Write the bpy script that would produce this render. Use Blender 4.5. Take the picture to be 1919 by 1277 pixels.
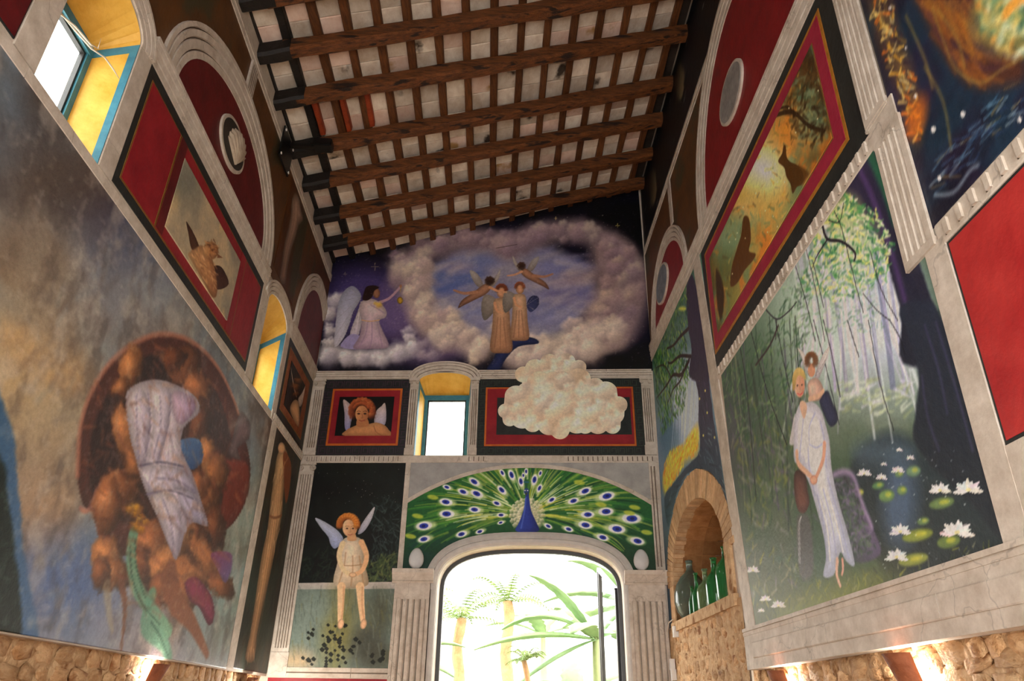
import bpy, bmesh, math, random
import numpy as np
from mathutils import Matrix, Vector
from mathutils.geometry import tessellate_polygon

for o in list(bpy.data.objects):
    bpy.data.objects.remove(o)
scene = bpy.context.scene
COL = scene.collection

# ---------------------------------------------------------------- camera
CAM = np.array([0.0, 0.0, 1.6])
FPX = 1369.40
CM = np.array([[0.99873391, 0.00836006, 0.04960526],
               [0.04800685, -0.45302832, -0.89020261],
               [0.01503044, 0.89145693, -0.45285608]])
cd = bpy.data.cameras.new('camera')
cd.sensor_width = 36.0
cd.lens = 36.0 * FPX / 1919.0
cd.clip_end = 200
co = bpy.data.objects.new('camera', cd)
COL.objects.link(co)
co.matrix_world = Matrix([[*CM[0], CAM[0]], [*CM[1], CAM[1]], [*CM[2], CAM[2]], [0, 0, 0, 1]])
scene.camera = co

# ---------------------------------------------------------------- daylight (bright overcast sky) and exposure
wd = bpy.data.worlds.new('overcast_sky')
scene.world = wd
wd.use_nodes = True
bg = wd.node_tree.nodes['Background']
bg.inputs[0].default_value = (1.0, 0.985, 0.955, 1)
bg.inputs[1].default_value = 4.5
scene.view_settings.view_transform = 'Standard'
scene.view_settings.look = 'None'
scene.view_settings.gamma = 1.0
scene.view_settings.use_curve_mapping = False
scene.view_settings.exposure = 0.9

# ---------------------------------------------------------------- wall frames
def ray(x, y):
    return CM @ np.array([(x - 959.5) / FPX, -(y - 638.5) / FPX, -1.0])

def to_px(P):
    c = CM.T @ (np.asarray(P, float) - CAM)
    return 959.5 - c[0] / c[2] * FPX, 638.5 + c[1] / c[2] * FPX

class Wall:
    """A wall plane with metric coordinates: u along it, v = height above the floor, h = proud of it."""
    def __init__(s, A, B, d, n):
        s.A, s.B, s.d, s.n = [np.array(q, float) for q in (A, B, d, n)]
        s.k = (s.B - s.A) / (s.B[2] - s.A[2])
        pn = np.cross(s.k, s.d)
        s.pn = pn / np.linalg.norm(pn)
    def P(s, u, v, h=0.0):
        return s.A + s.k * (v - s.A[2]) + s.d * u + s.n * h
    def uv(s, x, y):
        r = ray(x, y)
        t = s.pn @ (s.A - CAM) / (s.pn @ r)
        Q = CAM + r * t
        return (Q - (s.A + s.k * (Q[2] - s.A[2]))) @ s.d, Q[2]

aL, aR = -0.084893, -0.069802
DL = -np.array([math.sin(aL), math.cos(aL), 0])
DR = -np.array([math.sin(aR), math.cos(aR), 0])
FY = 9.80264
LEFT = Wall((-3.52741, FY, 1.99246), (-3.46535, FY, 7.82843), DL, (-DL[1], DL[0], 0))
RIGHT = Wall((1.47314, FY, 1.95722), (1.54274, FY, 7.99027), DR, (DR[1], -DR[0], 0))
FAR = Wall((0, FY, 0), (0, FY, 8), (1, 0, 0), (0, -1, 0))
TA = 0.0773                                   # the room's own axes: t across, r along, for the roof
TV = np.array([math.cos(TA), math.sin(TA), 0])
RV = np.array([-math.sin(TA), math.cos(TA), 0])
CK, C0 = 0.278, 8.8116
def roof(t, r, dz=0.0):
    return TV * t + RV * r + np.array([0, 0, C0 + CK * t + dz])
def roof_z(P):
    return C0 + CK * float(np.dot(P, TV))

# ---------------------------------------------------------------- materials
def lin(c):
    c = np.asarray(c, float) / 255.0
    return np.where(c <= 0.04045, c / 12.92, ((c + 0.055) / 1.055) ** 2.4)

def new_mat(name, rough=0.6, spec=0.3):
    m = bpy.data.materials.new(name)
    m.use_nodes = True
    b = m.node_tree.nodes['Principled BSDF']
    b.inputs['Roughness'].default_value = rough
    b.inputs['Specular IOR Level'].default_value = spec
    return m, m.node_tree, b

def node(nt, typ, **kw):
    n = nt.nodes.new(typ)
    for k, v in kw.items():
        if k in n.inputs:
            n.inputs[k].default_value = v
        else:
            setattr(n, k, v)
    return n

def noise_mat(name, c1, c2, scale=6.0, rough=0.6, bump=0.0, bscale=40.0, spec=0.3, stretch=None, rnd=0.0, c3=None, cov=0.6, detail=6.0):
    """two colours mottled by noise, optional third in patches, fine relief, per-object brightness"""
    m, nt, b = new_mat(name, rough, spec)
    L = nt.links.new
    geo = node(nt, 'ShaderNodeTexCoord')
    src = geo.outputs['Object']
    if stretch:
        mp = node(nt, 'ShaderNodeMapping')
        mp.inputs['Scale'].default_value = stretch
        L(src, mp.inputs[0]); src = mp.outputs[0]
    if rnd:
        oi = node(nt, 'ShaderNodeObjectInfo')
        ad = node(nt, 'ShaderNodeVectorMath', operation='ADD')
        mu = node(nt, 'ShaderNodeVectorMath', operation='SCALE')
        mu.inputs[0].default_value = (37.0, 91.0, 53.0)
        L(oi.outputs['Random'], mu.inputs['Scale'])
        L(src, ad.inputs[0]); L(mu.outputs[0], ad.inputs[1]); src = ad.outputs[0]
    nz = node(nt, 'ShaderNodeTexNoise', Scale=scale, Detail=detail, Roughness=0.62)
    L(src, nz.inputs['Vector'])
    rp = node(nt, 'ShaderNodeValToRGB')
    rp.color_ramp.elements[0].position = 0.3
    rp.color_ramp.elements[1].position = 0.7
    rp.color_ramp.elements[0].color = (*lin(c1), 1)
    rp.color_ramp.elements[1].color = (*lin(c2), 1)
    L(nz.outputs['Fac'], rp.inputs[0])
    out = rp.outputs[0]
    if c3:
        n2 = node(nt, 'ShaderNodeTexNoise', Scale=scale * 0.45, Detail=4.0)
        L(src, n2.inputs['Vector'])
        r2 = node(nt, 'ShaderNodeMapRange')
        r2.inputs[1].default_value = cov
        r2.inputs[2].default_value = cov + 0.08
        L(n2.outputs['Fac'], r2.inputs[0])
        mx = node(nt, 'ShaderNodeMix', data_type='RGBA')
        mx.inputs[7].default_value = (*lin(c3), 1)
        L(r2.outputs[0], mx.inputs[0]); L(out, mx.inputs[6])
        out = mx.outputs[2]
    if rnd:
        mr = node(nt, 'ShaderNodeMapRange')
        mr.inputs[3].default_value = 1 - rnd
        mr.inputs[4].default_value = 1 + rnd * 0.6
        L(oi.outputs['Random'], mr.inputs[0])
        hs = node(nt, 'ShaderNodeHueSaturation')
        L(mr.outputs[0], hs.inputs['Value']); L(out, hs.inputs['Color'])
        out = hs.outputs[0]
    L(out, b.inputs['Base Color'])
    if bump:
        n3 = node(nt, 'ShaderNodeTexNoise', Scale=bscale, Detail=5.0)
        L(src, n3.inputs['Vector'])
        bp = node(nt, 'ShaderNodeBump', Strength=bump, Distance=0.02)
        L(n3.outputs['Fac'], bp.inputs['Height'])
        L(bp.outputs[0], b.inputs['Normal'])
    return m

def paint_mat():
    """fresco paint: colour stored on the mesh, brush mottling and plaster relief from nodes"""
    m, nt, b = new_mat('fresco_paint', 0.5, 0.3)
    L = nt.links.new
    at = node(nt, 'ShaderNodeAttribute', attribute_name='paint')
    tc = node(nt, 'ShaderNodeTexCoord')
    nz = node(nt, 'ShaderNodeTexNoise', Scale=26.0, Detail=6.0, Roughness=0.7)
    L(tc.outputs['Object'], nz.inputs['Vector'])
    mr = node(nt, 'ShaderNodeMapRange')
    mr.inputs[1].default_value = 0.25; mr.inputs[2].default_value = 0.75
    mr.inputs[3].default_value = 0.8; mr.inputs[4].default_value = 1.2
    L(nz.outputs['Fac'], mr.inputs[0])
    mx = node(nt, 'ShaderNodeVectorMath', operation='SCALE')
    L(at.outputs['Color'], mx.inputs[0]); L(mr.outputs[0], mx.inputs['Scale'])
    L(mx.outputs[0], b.inputs['Base Color'])
    n3 = node(nt, 'ShaderNodeTexNoise', Scale=14.0, Detail=8.0, Roughness=0.65)
    L(tc.outputs['Object'], n3.inputs['Vector'])
    bp = node(nt, 'ShaderNodeBump', Strength=0.35, Distance=0.02)
    L(n3.outputs['Fac'], bp.inputs['Height']); L(bp.outputs[0], b.inputs['Normal'])
    return m

def plaster_trim():
    """cream painted stonework with hairline cracks"""
    m, nt, b = new_mat('cream_trim', 0.6, 0.3)
    L = nt.links.new
    tc = node(nt, 'ShaderNodeTexCoord')
    nz = node(nt, 'ShaderNodeTexNoise', Scale=7.0, Detail=8.0, Roughness=0.7)
    L(tc.outputs['Object'], nz.inputs['Vector'])
    rp = node(nt, 'ShaderNodeValToRGB')
    rp.color_ramp.elements[0].position = 0.3; rp.color_ramp.elements[1].position = 0.72
    rp.color_ramp.elements[0].color = (*lin((178, 163, 146)), 1)
    rp.color_ramp.elements[1].color = (*lin((222, 211, 197)), 1)
    L(nz.outputs['Fac'], rp.inputs[0])
    ad = node(nt, 'ShaderNodeVectorMath', operation='ADD')
    sc = node(nt, 'ShaderNodeVectorMath', operation='SCALE'); sc.inputs['Scale'].default_value = 0.35
    n2 = node(nt, 'ShaderNodeTexNoise', Scale=5.0, Detail=3.0)
    L(tc.outputs['Object'], n2.inputs['Vector']); L(n2.outputs['Color'], sc.inputs[0])
    L(tc.outputs['Object'], ad.inputs[0]); L(sc.outputs[0], ad.inputs[1])
    vo = node(nt, 'ShaderNodeTexVoronoi', feature='DISTANCE_TO_EDGE', Scale=0.9)
    L(ad.outputs[0], vo.inputs['Vector'])
    r2 = node(nt, 'ShaderNodeMapRange')
    r2.inputs[1].default_value = 0.001; r2.inputs[2].default_value = 0.006
    r2.inputs[3].default_value = 0.74; r2.inputs[4].default_value = 1.0
    L(vo.outputs['Distance'], r2.inputs[0])
    mx = node(nt, 'ShaderNodeVectorMath', operation='SCALE')
    L(rp.outputs[0], mx.inputs[0]); L(r2.outputs[0], mx.inputs['Scale'])
    L(mx.outputs[0], b.inputs['Base Color'])
    bp = node(nt, 'ShaderNodeBump', Strength=0.3, Distance=0.02)
    L(nz.outputs['Fac'], bp.inputs['Height']); L(bp.outputs[0], b.inputs['Normal'])
    return m

M = {}
M['paint'] = paint_mat()
M['trim'] = plaster_trim()
M['groove'] = noise_mat('trim_line_paint', (84, 70, 58), (110, 94, 80), 10)
M['plaster'] = noise_mat('wall_plaster', (186, 172, 155), (214, 203, 188), 4, 0.65, 0.3, 30)
M['black'] = noise_mat('black_border_paint', (30, 32, 32), (47, 50, 48), 9, 0.5, 0.15, 30)
M['gold'] = noise_mat('gold_line_paint', (150, 96, 30), (188, 128, 44), 14, 0.5)
M['dimgold'] = noise_mat('old_gold_line_paint', (112, 78, 34), (140, 100, 46), 14, 0.5)
M['orange'] = noise_mat('orange_border_paint', (182, 82, 30), (206, 112, 40), 8, 0.5)
M['red'] = noise_mat('pompeian_red_paint', (128, 22, 34), (158, 36, 44), 5, 0.5, 0.2, 25)
M['brightred'] = noise_mat('scarlet_panel_paint', (164, 34, 36), (190, 56, 52), 4, 0.45, 0.25, 18)
M['crimson'] = noise_mat('crimson_border_paint', (146, 28, 56), (170, 44, 66), 6, 0.5, 0.2, 25)
M['maroon'] = noise_mat('maroon_lunette_paint', (84, 20, 24), (112, 30, 32), 5, 0.5, 0.2, 25)
M['rlunette'] = noise_mat('red_lunette_paint', (116, 16, 24), (146, 26, 32), 5, 0.5, 0.2, 25)
M['brown'] = noise_mat('brown_field_paint', (80, 52, 28), (106, 66, 32), 4, 0.5, 0.2, 25, c3=(70, 62, 42), cov=0.55)
M['grey'] = noise_mat('grey_spandrel_paint', (148, 145, 142), (176, 173, 168), 5, 0.55, 0.2, 25)
M['oval'] = noise_mat('grey_medallion_paint', (118, 116, 114), (160, 154, 150), 9, 0.55, 0.2, 30)
M['blueoval'] = noise_mat('blue_grey_medallion_paint', (92, 104, 116), (134, 142, 150), 9, 0.55, 0.2, 30)
M['shell'] = noise_mat('shell_plaster', (160, 142, 122), (196, 180, 158), 9, 0.55, 0.2, 30)
M['teal'] = noise_mat('teal_window_paint', (52, 110, 132), (74, 138, 158), 10, 0.45, 0.1, 30)
M['ochre'] = noise_mat('ochre_reveal_paint', (206, 152, 52), (232, 186, 88), 5, 0.5, 0.2, 25)
M['metal'] = noise_mat('dark_metal', (32, 30, 30), (46, 44, 42), 10, 0.4, spec=0.5)
M['blackmetal'] = noise_mat('black_metal', (12, 12, 12), (20, 20, 20), 10, 0.35, spec=0.5)
M['rafter'] = noise_mat('rafter_wood', (66, 36, 16), (134, 78, 36), 5, 0.6, 0.7, 24, stretch=(1, 7, 7), c3=(36, 22, 13), cov=0.57)
M['batten'] = noise_mat('batten_wood', (72, 42, 22), (118, 70, 34), 6, 0.65, 0.5, 24, stretch=(7, 1, 7), rnd=0.35)
M['tar'] = noise_mat('tarred_wood', (20, 17, 15), (34, 28, 24), 8, 0.6, 0.5, 24)
M['redwood'] = noise_mat('red_batten_wood', (128, 46, 20), (162, 66, 30), 8, 0.6, 0.4, 24)
M['brick'] = noise_mat('ceiling_brick', (196, 174, 150), (232, 220, 202), 7, 0.75, 0.35, 30, rnd=0.3, c3=(70, 58, 48), cov=0.64)
M['brick2'] = noise_mat('ceiling_brick_pink', (206, 170, 148), (226, 202, 184), 7, 0.75, 0.35, 30, rnd=0.3, c3=(176, 136, 84), cov=0.62)
M['boards'] = noise_mat('roof_underside', (40, 34, 30), (60, 50, 42), 6, 0.8)
M['stone'] = noise_mat('rubble_stone', (172, 124, 78), (222, 186, 142), 1.6, 0.85, 1.0, 5, rnd=0.28, c3=(136, 88, 48), cov=0.6)
M['mortar'] = noise_mat('lime_mortar', (176, 138, 98), (214, 182, 142), 14, 0.9, 1.0, 34, c3=(140, 96, 56), cov=0.58)
M['voussoir'] = noise_mat('arch_brick', (186, 146, 104), (216, 180, 140), 12, 0.8, 0.5, 40, rnd=0.25)
M['vault'] = noise_mat('vault_brick', (150, 100, 58), (188, 138, 88), 9, 0.8, 0.5, 30, rnd=0.25)
M['terracotta'] = noise_mat('terracotta', (120, 66, 40), (156, 92, 60), 10, 0.7, 0.4, 40)
M['floor'] = noise_mat('floor_tile', (140, 104, 78), (168, 130, 100), 3, 0.6)
M['white'] = noise_mat('white_plastic', (222, 220, 214), (236, 234, 228), 6, 0.4)
M['egg'] = noise_mat('egg_white', (196, 196, 196), (214, 213, 211), 6, 0.45)
M['moon'] = noise_mat('moon_paint', (92, 84, 70), (150, 138, 112), 8, 0.6)

def glass_mat(name, col, rough=0.02, trans=1.0):
    m, nt, b = new_mat(name, rough, 0.5)
    tc = node(nt, 'ShaderNodeTexCoord')
    nz = node(nt, 'ShaderNodeTexNoise', Scale=3.0)
    nt.links.new(tc.outputs['Object'], nz.inputs['Vector'])
    rp = node(nt, 'ShaderNodeValToRGB')
    rp.color_ramp.elements[0].color = (*(lin(col) * 0.9), 1)
    rp.color_ramp.elements[1].color = (*lin(col), 1)
    nt.links.new(nz.outputs['Fac'], rp.inputs[0])
    nt.links.new(rp.outputs[0], b.inputs['Base Color'])
    b.inputs['Transmission Weight'].default_value = trans
    b.inputs['IOR'].default_value = 1.45
    return m

def pane_mat():
    """clear window pane: mostly transparent with a thin gloss"""
    m = bpy.data.materials.new('window_glass')
    m.use_nodes = True
    nt = m.node_tree
    nt.nodes.clear()
    out = node(nt, 'ShaderNodeOutputMaterial')
    tr = node(nt, 'ShaderNodeBsdfTransparent'); tr.inputs[0].default_value = (0.96, 0.98, 0.97, 1)
    gl = node(nt, 'ShaderNodeBsdfGlossy'); gl.inputs['Roughness'].default_value = 0.05
    mx = node(nt, 'ShaderNodeMixShader'); mx.inputs[0].default_value = 0.06
    nt.links.new(tr.outputs[0], mx.inputs[1]); nt.links.new(gl.outputs[0], mx.inputs[2])
    nt.links.new(mx.outputs[0], out.inputs[0])
    return m
M['glass'] = pane_mat()
M['bottle'] = glass_mat('green_bottle_glass', (60, 150, 84), 0.05, .55)
M['demijohn'] = glass_mat('smoky_green_glass', (128, 142, 126), 0.05, .6)
M['palebottle'] = glass_mat('pale_green_glass', (146, 176, 126), 0.05, .6)

# ---------------------------------------------------------------- mesh helpers
def link(name, verts, faces, mat, parent=None, mats=None, midx=None, smooth=False):
    me = bpy.data.meshes.new(name)
    me.from_pydata([tuple(float(a) for a in v) for v in verts], [], faces)
    for mm in (mats or [mat]):
        me.materials.append(mm)
    if midx is not None:
        me.polygons.foreach_set('material_index', midx)
    if smooth:
        me.polygons.foreach_set('use_smooth', [True] * len(me.polygons))
    bm = bmesh.new(); bm.from_mesh(me)
    bmesh.ops.recalc_face_normals(bm, faces=bm.faces)
    bm.to_mesh(me); bm.free()
    me.update()
    ob = bpy.data.objects.new(name, me)
    COL.objects.link(ob)
    if parent is not None:
        ob.parent = parent
    return ob

def empty(name, loc=(0, 0, 0)):
    e = bpy.data.objects.new(name, None)
    e.empty_display_size = 0.1
    e.location = [float(a) for a in loc]
    COL.objects.link(e)
    return e

def adopt(child, parent):
    child.parent = parent
    child.matrix_parent_inverse = Matrix.Translation(parent.location).inverted()
    return child

def tag(o, label, cat, group=None):
    o['label'] = label; o['category'] = cat
    if group:
        o['group'] = group
    return o

def struct(o, label=None):
    o['kind'] = 'structure'
    if label:
        o['label'] = label
    return o

def fn(a):
    return a if callable(a) else (lambda u, a=a: a)

def slab(name, wall, u0, u1, lo, hi, h0, h1, mat, parent=None, n=1):
    """a flat board lying on a wall between two height curves, from h0 to h1 proud"""
    lo, hi = fn(lo), fn(hi)
    us = np.linspace(u0, u1, n + 1)
    vs, fs = [], []
    for u in us:
        a, b = lo(u), max(hi(u), lo(u) + 1e-4)
        vs += [wall.P(u, a, h0), wall.P(u, b, h0), wall.P(u, a, h1), wall.P(u, b, h1)]
    for i in range(n):
        k = 4 * i
        fs += [(k, k + 4, k + 5, k + 1), (k + 2, k + 3, k + 7, k + 6), (k, k + 2, k + 6, k + 4), (k + 1, k + 5, k + 7, k + 3)]
    fs += [(0, 1, 3, 2), (4 * n, 4 * n + 2, 4 * n + 3, 4 * n + 1)]
    ob = link(name, vs, fs, mat)
    if parent is not None:
        adopt(ob, parent)
    return ob

MOULD = [(0, 0, 0), (0, .014, 0), (.2, .018, 0), (.22, .006, 1), (.26, .006, 1), (.28, .02, 0), (.52, .026, 0), (.54, .01, 1),
         (.58, .01, 1), (.60, .028, 0), (.78, .034, 0), (.80, .016, 1), (.84, .016, 1), (.86, .034, 0), (1, .036, 0), (1, 0, 0)]
PLAIN = [(0, 0, 0), (0, .012, 0), (.06, .016, 0), (.94, .016, 0), (1, .012, 0), (1, 0, 0)]
THIN = [(0, 0, 0), (0, .014, 0), (.4, .018, 0), (.44, .006, 1), (.52, .006, 1), (.56, .02, 0), (1, .02, 0), (1, 0, 0)]
def flutes(n, edge=.1):
    p = [(0, 0, 0), (0, .016, 0)]
    w = (1 - 2 * edge) / n
    for i in range(n):
        a = edge + i * w
        p += [(a + .22 * w, .018, 0), (a + .36 * w, .004, 1), (a + .58 * w, .004, 1), (a + .72 * w, .018, 0)]
    return p + [(1, .016, 0), (1, 0, 0)]

def sweep(name, wall, path, width, prof, parent=None, h0=0.0, mats=None, flip=False):
    """a moulding of the given profile swept along a path on the wall; width runs to the path's left"""
    path = np.array(path, float)
    n = len(path)
    nor = []
    for i in range(n):
        a = path[max(i - 1, 0)]; b = path[min(i + 1, n - 1)]
        t = (b - a) / np.linalg.norm(b - a)
        q = np.array([-t[1], t[0]])
        if 0 < i < n - 1:
            t1 = (path[i] - a) / np.linalg.norm(path[i] - a)
            q = q / max(0.5, abs(q @ np.array([-t1[1], t1[0]])))
        nor.append(-q if flip else q)
    m = len(prof)
    vs, fs, mi = [], [], []
    for i in range(n):
        for (w, h, g) in prof:
            q = path[i] + nor[i] * width * w
            vs.append(wall.P(q[0], q[1], h0 + h))
    for i in range(n - 1):
        for j in range(m - 1):
            fs.append((i * m + j, i * m + j + 1, (i + 1) * m + j + 1, (i + 1) * m + j))
            mi.append(1 if prof[j][2] and prof[j + 1][2] else 0)
        fs.append((i * m + m - 1, i * m, (i + 1) * m, (i + 1) * m + m - 1)); mi.append(0)
    fs += [tuple(range(m)), tuple(range((n - 1) * m, n * m))]; mi += [0, 0]
    ob = link(name, vs, fs, None, mats=mats or [M['trim'], M['groove']], midx=mi)
    if parent is not None:
        adopt(ob, parent)
    return ob

def arc(cx, cy, a, b, t0=180, t1=0, n=40):
    return [(cx + a * math.cos(math.radians(t)), cy + b * math.sin(math.radians(t))) for t in np.linspace(t0, t1, n + 1)]

def arch_fn(cx, v0, a, b):
    return lambda u: v0 + b * math.sqrt(max(0.0, 1 - ((u - cx) / a) ** 2))

def box(name, c, sx, sy, sz, mat, parent=None, X=(1, 0, 0), Y=(0, 1, 0), Z=(0, 0, 1), bev=0.0):
    c = np.array(c, float)
    X, Y, Z = [np.array(a, float) for a in (X, Y, Z)]
    vs = [c + X * a * sx / 2 + Y * b * sy / 2 + Z * d * sz / 2 for a in (-1, 1) for b in (-1, 1) for d in (-1, 1)]
    fs = [(0, 1, 3, 2), (4, 6, 7, 5), (0, 4, 5, 1), (2, 3, 7, 6), (0, 2, 6, 4), (1, 5, 7, 3)]
    ob = link(name, vs, fs, mat)
    if bev:
        bm = bmesh.new(); bm.from_mesh(ob.data)
        bmesh.ops.bevel(bm, geom=bm.edges[:], offset=bev, segments=2, affect='EDGES')
        bm.to_mesh(ob.data); bm.free()
    if parent is not None:
        adopt(ob, parent)
    return ob

def tube(name, pts, rad, mat, parent=None, seg=8, smooth=True):
    pts = [np.array(p, float) for p in pts]
    rads = rad if hasattr(rad, '__len__') else [rad] * len(pts)
    vs, fs = [], []
    up = np.array([0.13, 0.21, 0.97])
    for i, p in enumerate(pts):
        t = pts[min(i + 1, len(pts) - 1)] - pts[max(i - 1, 0)]
        t = t / (np.linalg.norm(t) + 1e-9)
        a = np.cross(t, up)
        if np.linalg.norm(a) < .1:
            a = np.cross(t, np.array([1.0, 0, 0]))
        a /= np.linalg.norm(a); b = np.cross(t, a)
        for k in range(seg):
            g = 2 * math.pi * k / seg
            vs.append(p + (a * math.cos(g) + b * math.sin(g)) * rads[i])
    for i in range(len(pts) - 1):
        for k in range(seg):
            fs.append((i * seg + k, i * seg + (k + 1) % seg, (i + 1) * seg + (k + 1) % seg, (i + 1) * seg + k))
    fs += [tuple(range(seg)), tuple(range((len(pts) - 1) * seg, len(pts) * seg))]
    ob = link(name, vs, fs, mat, smooth=smooth)
    if parent is not None:
        adopt(ob, parent)
    return ob

def lathe(name, prof, base, mat, parent=None, seg=28):
    vs, fs = [], []
    m = len(prof)
    for k in range(seg):
        g = 2 * math.pi * k / seg
        for r, z in prof:
            vs.append((base[0] + r * math.cos(g), base[1] + r * math.sin(g), base[2] + z))
    for k in range(seg):
        k2 = (k + 1) % seg
        for j in range(m - 1):
            fs.append((k * m + j, k2 * m + j, k2 * m + j + 1, k * m + j + 1))
    fs.append(tuple(k * m for k in range(seg)))
    fs.append(tuple(k * m + m - 1 for k in range(seg)))
    ob = link(name, vs, fs, mat, smooth=True)
    if parent is not None:
        adopt(ob, parent)
    return ob

# ---------------------------------------------------------------- fresco painter: colours laid on a wall mesh in wall metres
def hash2(ix, iy, seed):
    n = (ix * 374761393 + iy * 668265263 + seed * 974634777) & 0xFFFFFFFF
    n = ((n ^ (n >> 13)) * 1274126177) & 0xFFFFFFFF
    return ((n ^ (n >> 16)) & 0xFFFF) / 65535.0

def vnoise(x, y, seed=0):
    ix = np.floor(x).astype(np.int64); iy = np.floor(y).astype(np.int64)
    fx = x - ix; fy = y - iy
    fx = fx * fx * (3 - 2 * fx); fy = fy * fy * (3 - 2 * fy)
    a = hash2(ix, iy, seed); b = hash2(ix + 1, iy, seed)
    c = hash2(ix, iy + 1, seed); d = hash2(ix + 1, iy + 1, seed)
    return (a + (b - a) * fx) * (1 - fy) + (c + (d - c) * fx) * fy

def fbm(x, y, seed=0, o=4):
    s = 0; a = 0.5; t = 0
    for i in range(o):
        s = s + a * vnoise(x * 2 ** i, y * 2 ** i, seed + i * 7); t += a; a *= 0.55
    return s / t

def catmull(q, closed, k=4):
    n = len(q); out = []
    rng = range(n) if closed else range(n - 1)
    for i in rng:
        if closed:
            p0, p1, p2, p3 = q[i - 1], q[i], q[(i + 1) % n], q[(i + 2) % n]
        else:
            p0, p1, p2, p3 = q[max(i - 1, 0)], q[i], q[i + 1], q[min(i + 2, n - 1)]
        for j in range(k):
            t = j / k
            out.append(0.5 * (2 * p1 + (p2 - p0) * t + (2 * p0 - 5 * p1 + 4 * p2 - p3) * t * t + (3 * p1 - p0 - 3 * p2 + p3) * t ** 3))
    if not closed:
        out.append(q[-1])
    return np.array(out)

class Fresco:
    def __init__(s, wall, u0, u1, lo, hi, nu, nv, ref=None):
        s.wall = wall
        lo, hi = fn(lo), fn(hi)
        f = np.linspace(u0, u1, 600)
        if wall is FAR:
            us = np.linspace(u0, u1, nu)
        else:                       # finer columns on the far, foreshortened part of a side wall
            vm = 0.5 * (lo((u0 + u1) / 2) + hi((u0 + u1) / 2))
            w = np.array([1 / (10.6 - u) for u in f])
            cum = np.concatenate([[0], np.cumsum(0.5 * (w[1:] + w[:-1]))])
            us = np.interp(np.linspace(0, cum[-1], nu), cum, f)
        s.us = us; s.nu, s.nv = nu, nv
        t = np.linspace(0, 1, nv)
        a = np.array([lo(u) for u in us]); b = np.array([max(hi(u), lo(u) + 1e-3) for u in us])
        s.U = np.repeat(us[:, None], nv, 1)
        s.V = a[:, None] + (b - a)[:, None] * t[None, :]
        s.C = np.zeros((nu, nv, 3))
        s.f = (0, 0, 1.0)
        s.rnd = random.Random(5)
    def at(s, ox, oy, k):           # sketch frame: coordinates below are noted as ox + x*k, oy + y*k
        s.f = (ox, oy, k); return s
    def q(s, pts):
        ox, oy, k = s.f
        return np.array([s.wall.uv(ox + x * k, oy + y * k) for x, y in pts])
    def m(s, x, y):                 # metres per sketch unit here
        e = s.q([(x, y), (x + 1, y), (x, y + 1)])
        a, b = e[1] - e[0], e[2] - e[0]
        return math.sqrt(abs(a[0] * b[1] - a[1] * b[0]))
    def cut(s, q, pad):
        i0 = max(0, np.searchsorted(s.us, q[:, 0].min() - pad) - 1)
        i1 = min(s.nu, np.searchsorted(s.us, q[:, 0].max() + pad) + 1)
        if i1 <= i0:
            return None
        V = s.V[i0:i1]
        msk = (V > q[:, 1].min() - pad) & (V < q[:, 1].max() + pad)
        if not msk.any():
            return None
        return i0, i1, msk, s.U[i0:i1][msk], V[msk]
    def blend(s, c, col, a):
        i0, i1, msk = c[0], c[1], c[2]
        sub = s.C[i0:i1]
        a = np.asarray(a)[:, None]
        sub[msk] = sub[msk] * (1 - a) + np.asarray(col, float) * a
    def fill(s, col):
        s.C[:] = col; return s
    def grad(s, stops, ax='v'):     # [(pos, colour)] along v or u in metres
        X = s.V if ax == 'v' else s.U
        p = [a for a, _ in stops]
        for k in range(3):
            s.C[..., k] = np.interp(X, p, [c[k] for _, c in stops])
        return s
    def mottle(s, col, scale, seed, thr=.5, wid=.25, a=1.0, sx=1.0, sy=1.0):
        n = fbm(s.U * scale * sx, s.V * scale * sy, seed)
        k = np.clip((n - thr) / wid + .5, 0, 1)[..., None] * a
        s.C[:] = s.C * (1 - k) + np.array(col, float) * k
        return s
    def poly(s, pts, col, soft=1.5, a=1.0, sm=True, col2=None, d=(0, 1), rnd=0.0, wob=0.0):
        q = s.q(pts)
        cxy = np.mean(np.array(pts), 0)
        mm = s.m(*cxy)
        if sm:
            q = catmull(q, True, 4)
        so = max(soft * mm, 1e-4)
        c = s.cut(q, so)
        if c is None:
            return s
        x, y = c[3], c[4]
        if wob:
            x = x + (fbm(x * 9, y * 9, 3) - .5) * wob * mm; y = y + (fbm(x * 9, y * 9, 11) - .5) * wob * mm
        best = np.full(x.shape, 1e9); ins = np.zeros(x.shape, bool)
        n = len(q)
        for i in range(n):
            ax, ay = q[i]; bx, by = q[(i + 1) % n]
            dx, dy = bx - ax, by - ay
            L = dx * dx + dy * dy + 1e-12
            t = np.clip(((x - ax) * dx + (y - ay) * dy) / L, 0, 1)
            best = np.minimum(best, (x - ax - t * dx) ** 2 + (y - ay - t * dy) ** 2)
            if ay != by:
                ins ^= ((ay > y) != (by > y)) & (x < (bx - ax) * (y - ay) / (by - ay) + ax)
        sd = np.sqrt(best) * np.where(ins, -1, 1)
        k = np.clip(.5 - sd / so, 0, 1) * a
        cc = np.repeat(np.array([col], float), len(x), 0)
        if col2 is not None:
            e = s.q([tuple(cxy), (cxy[0] + d[0], cxy[1] + d[1])]); dv = e[1] - e[0]
            pr = x * dv[0] + y * dv[1]; pq = q @ dv
            t = np.clip((pr - pq.min()) / (np.ptp(pq) + 1e-9), 0, 1)[:, None]
            cc = cc * (1 - t) + np.array(col2, float) * t
        if rnd:
            R = max(1e-6, -sd.min())
            cc = cc * (1 - rnd * (1 - np.clip(-sd / (R * .8), 0, 1)) ** 1.5)[:, None]
        s.blend(c, cc, k)
        return s
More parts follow.
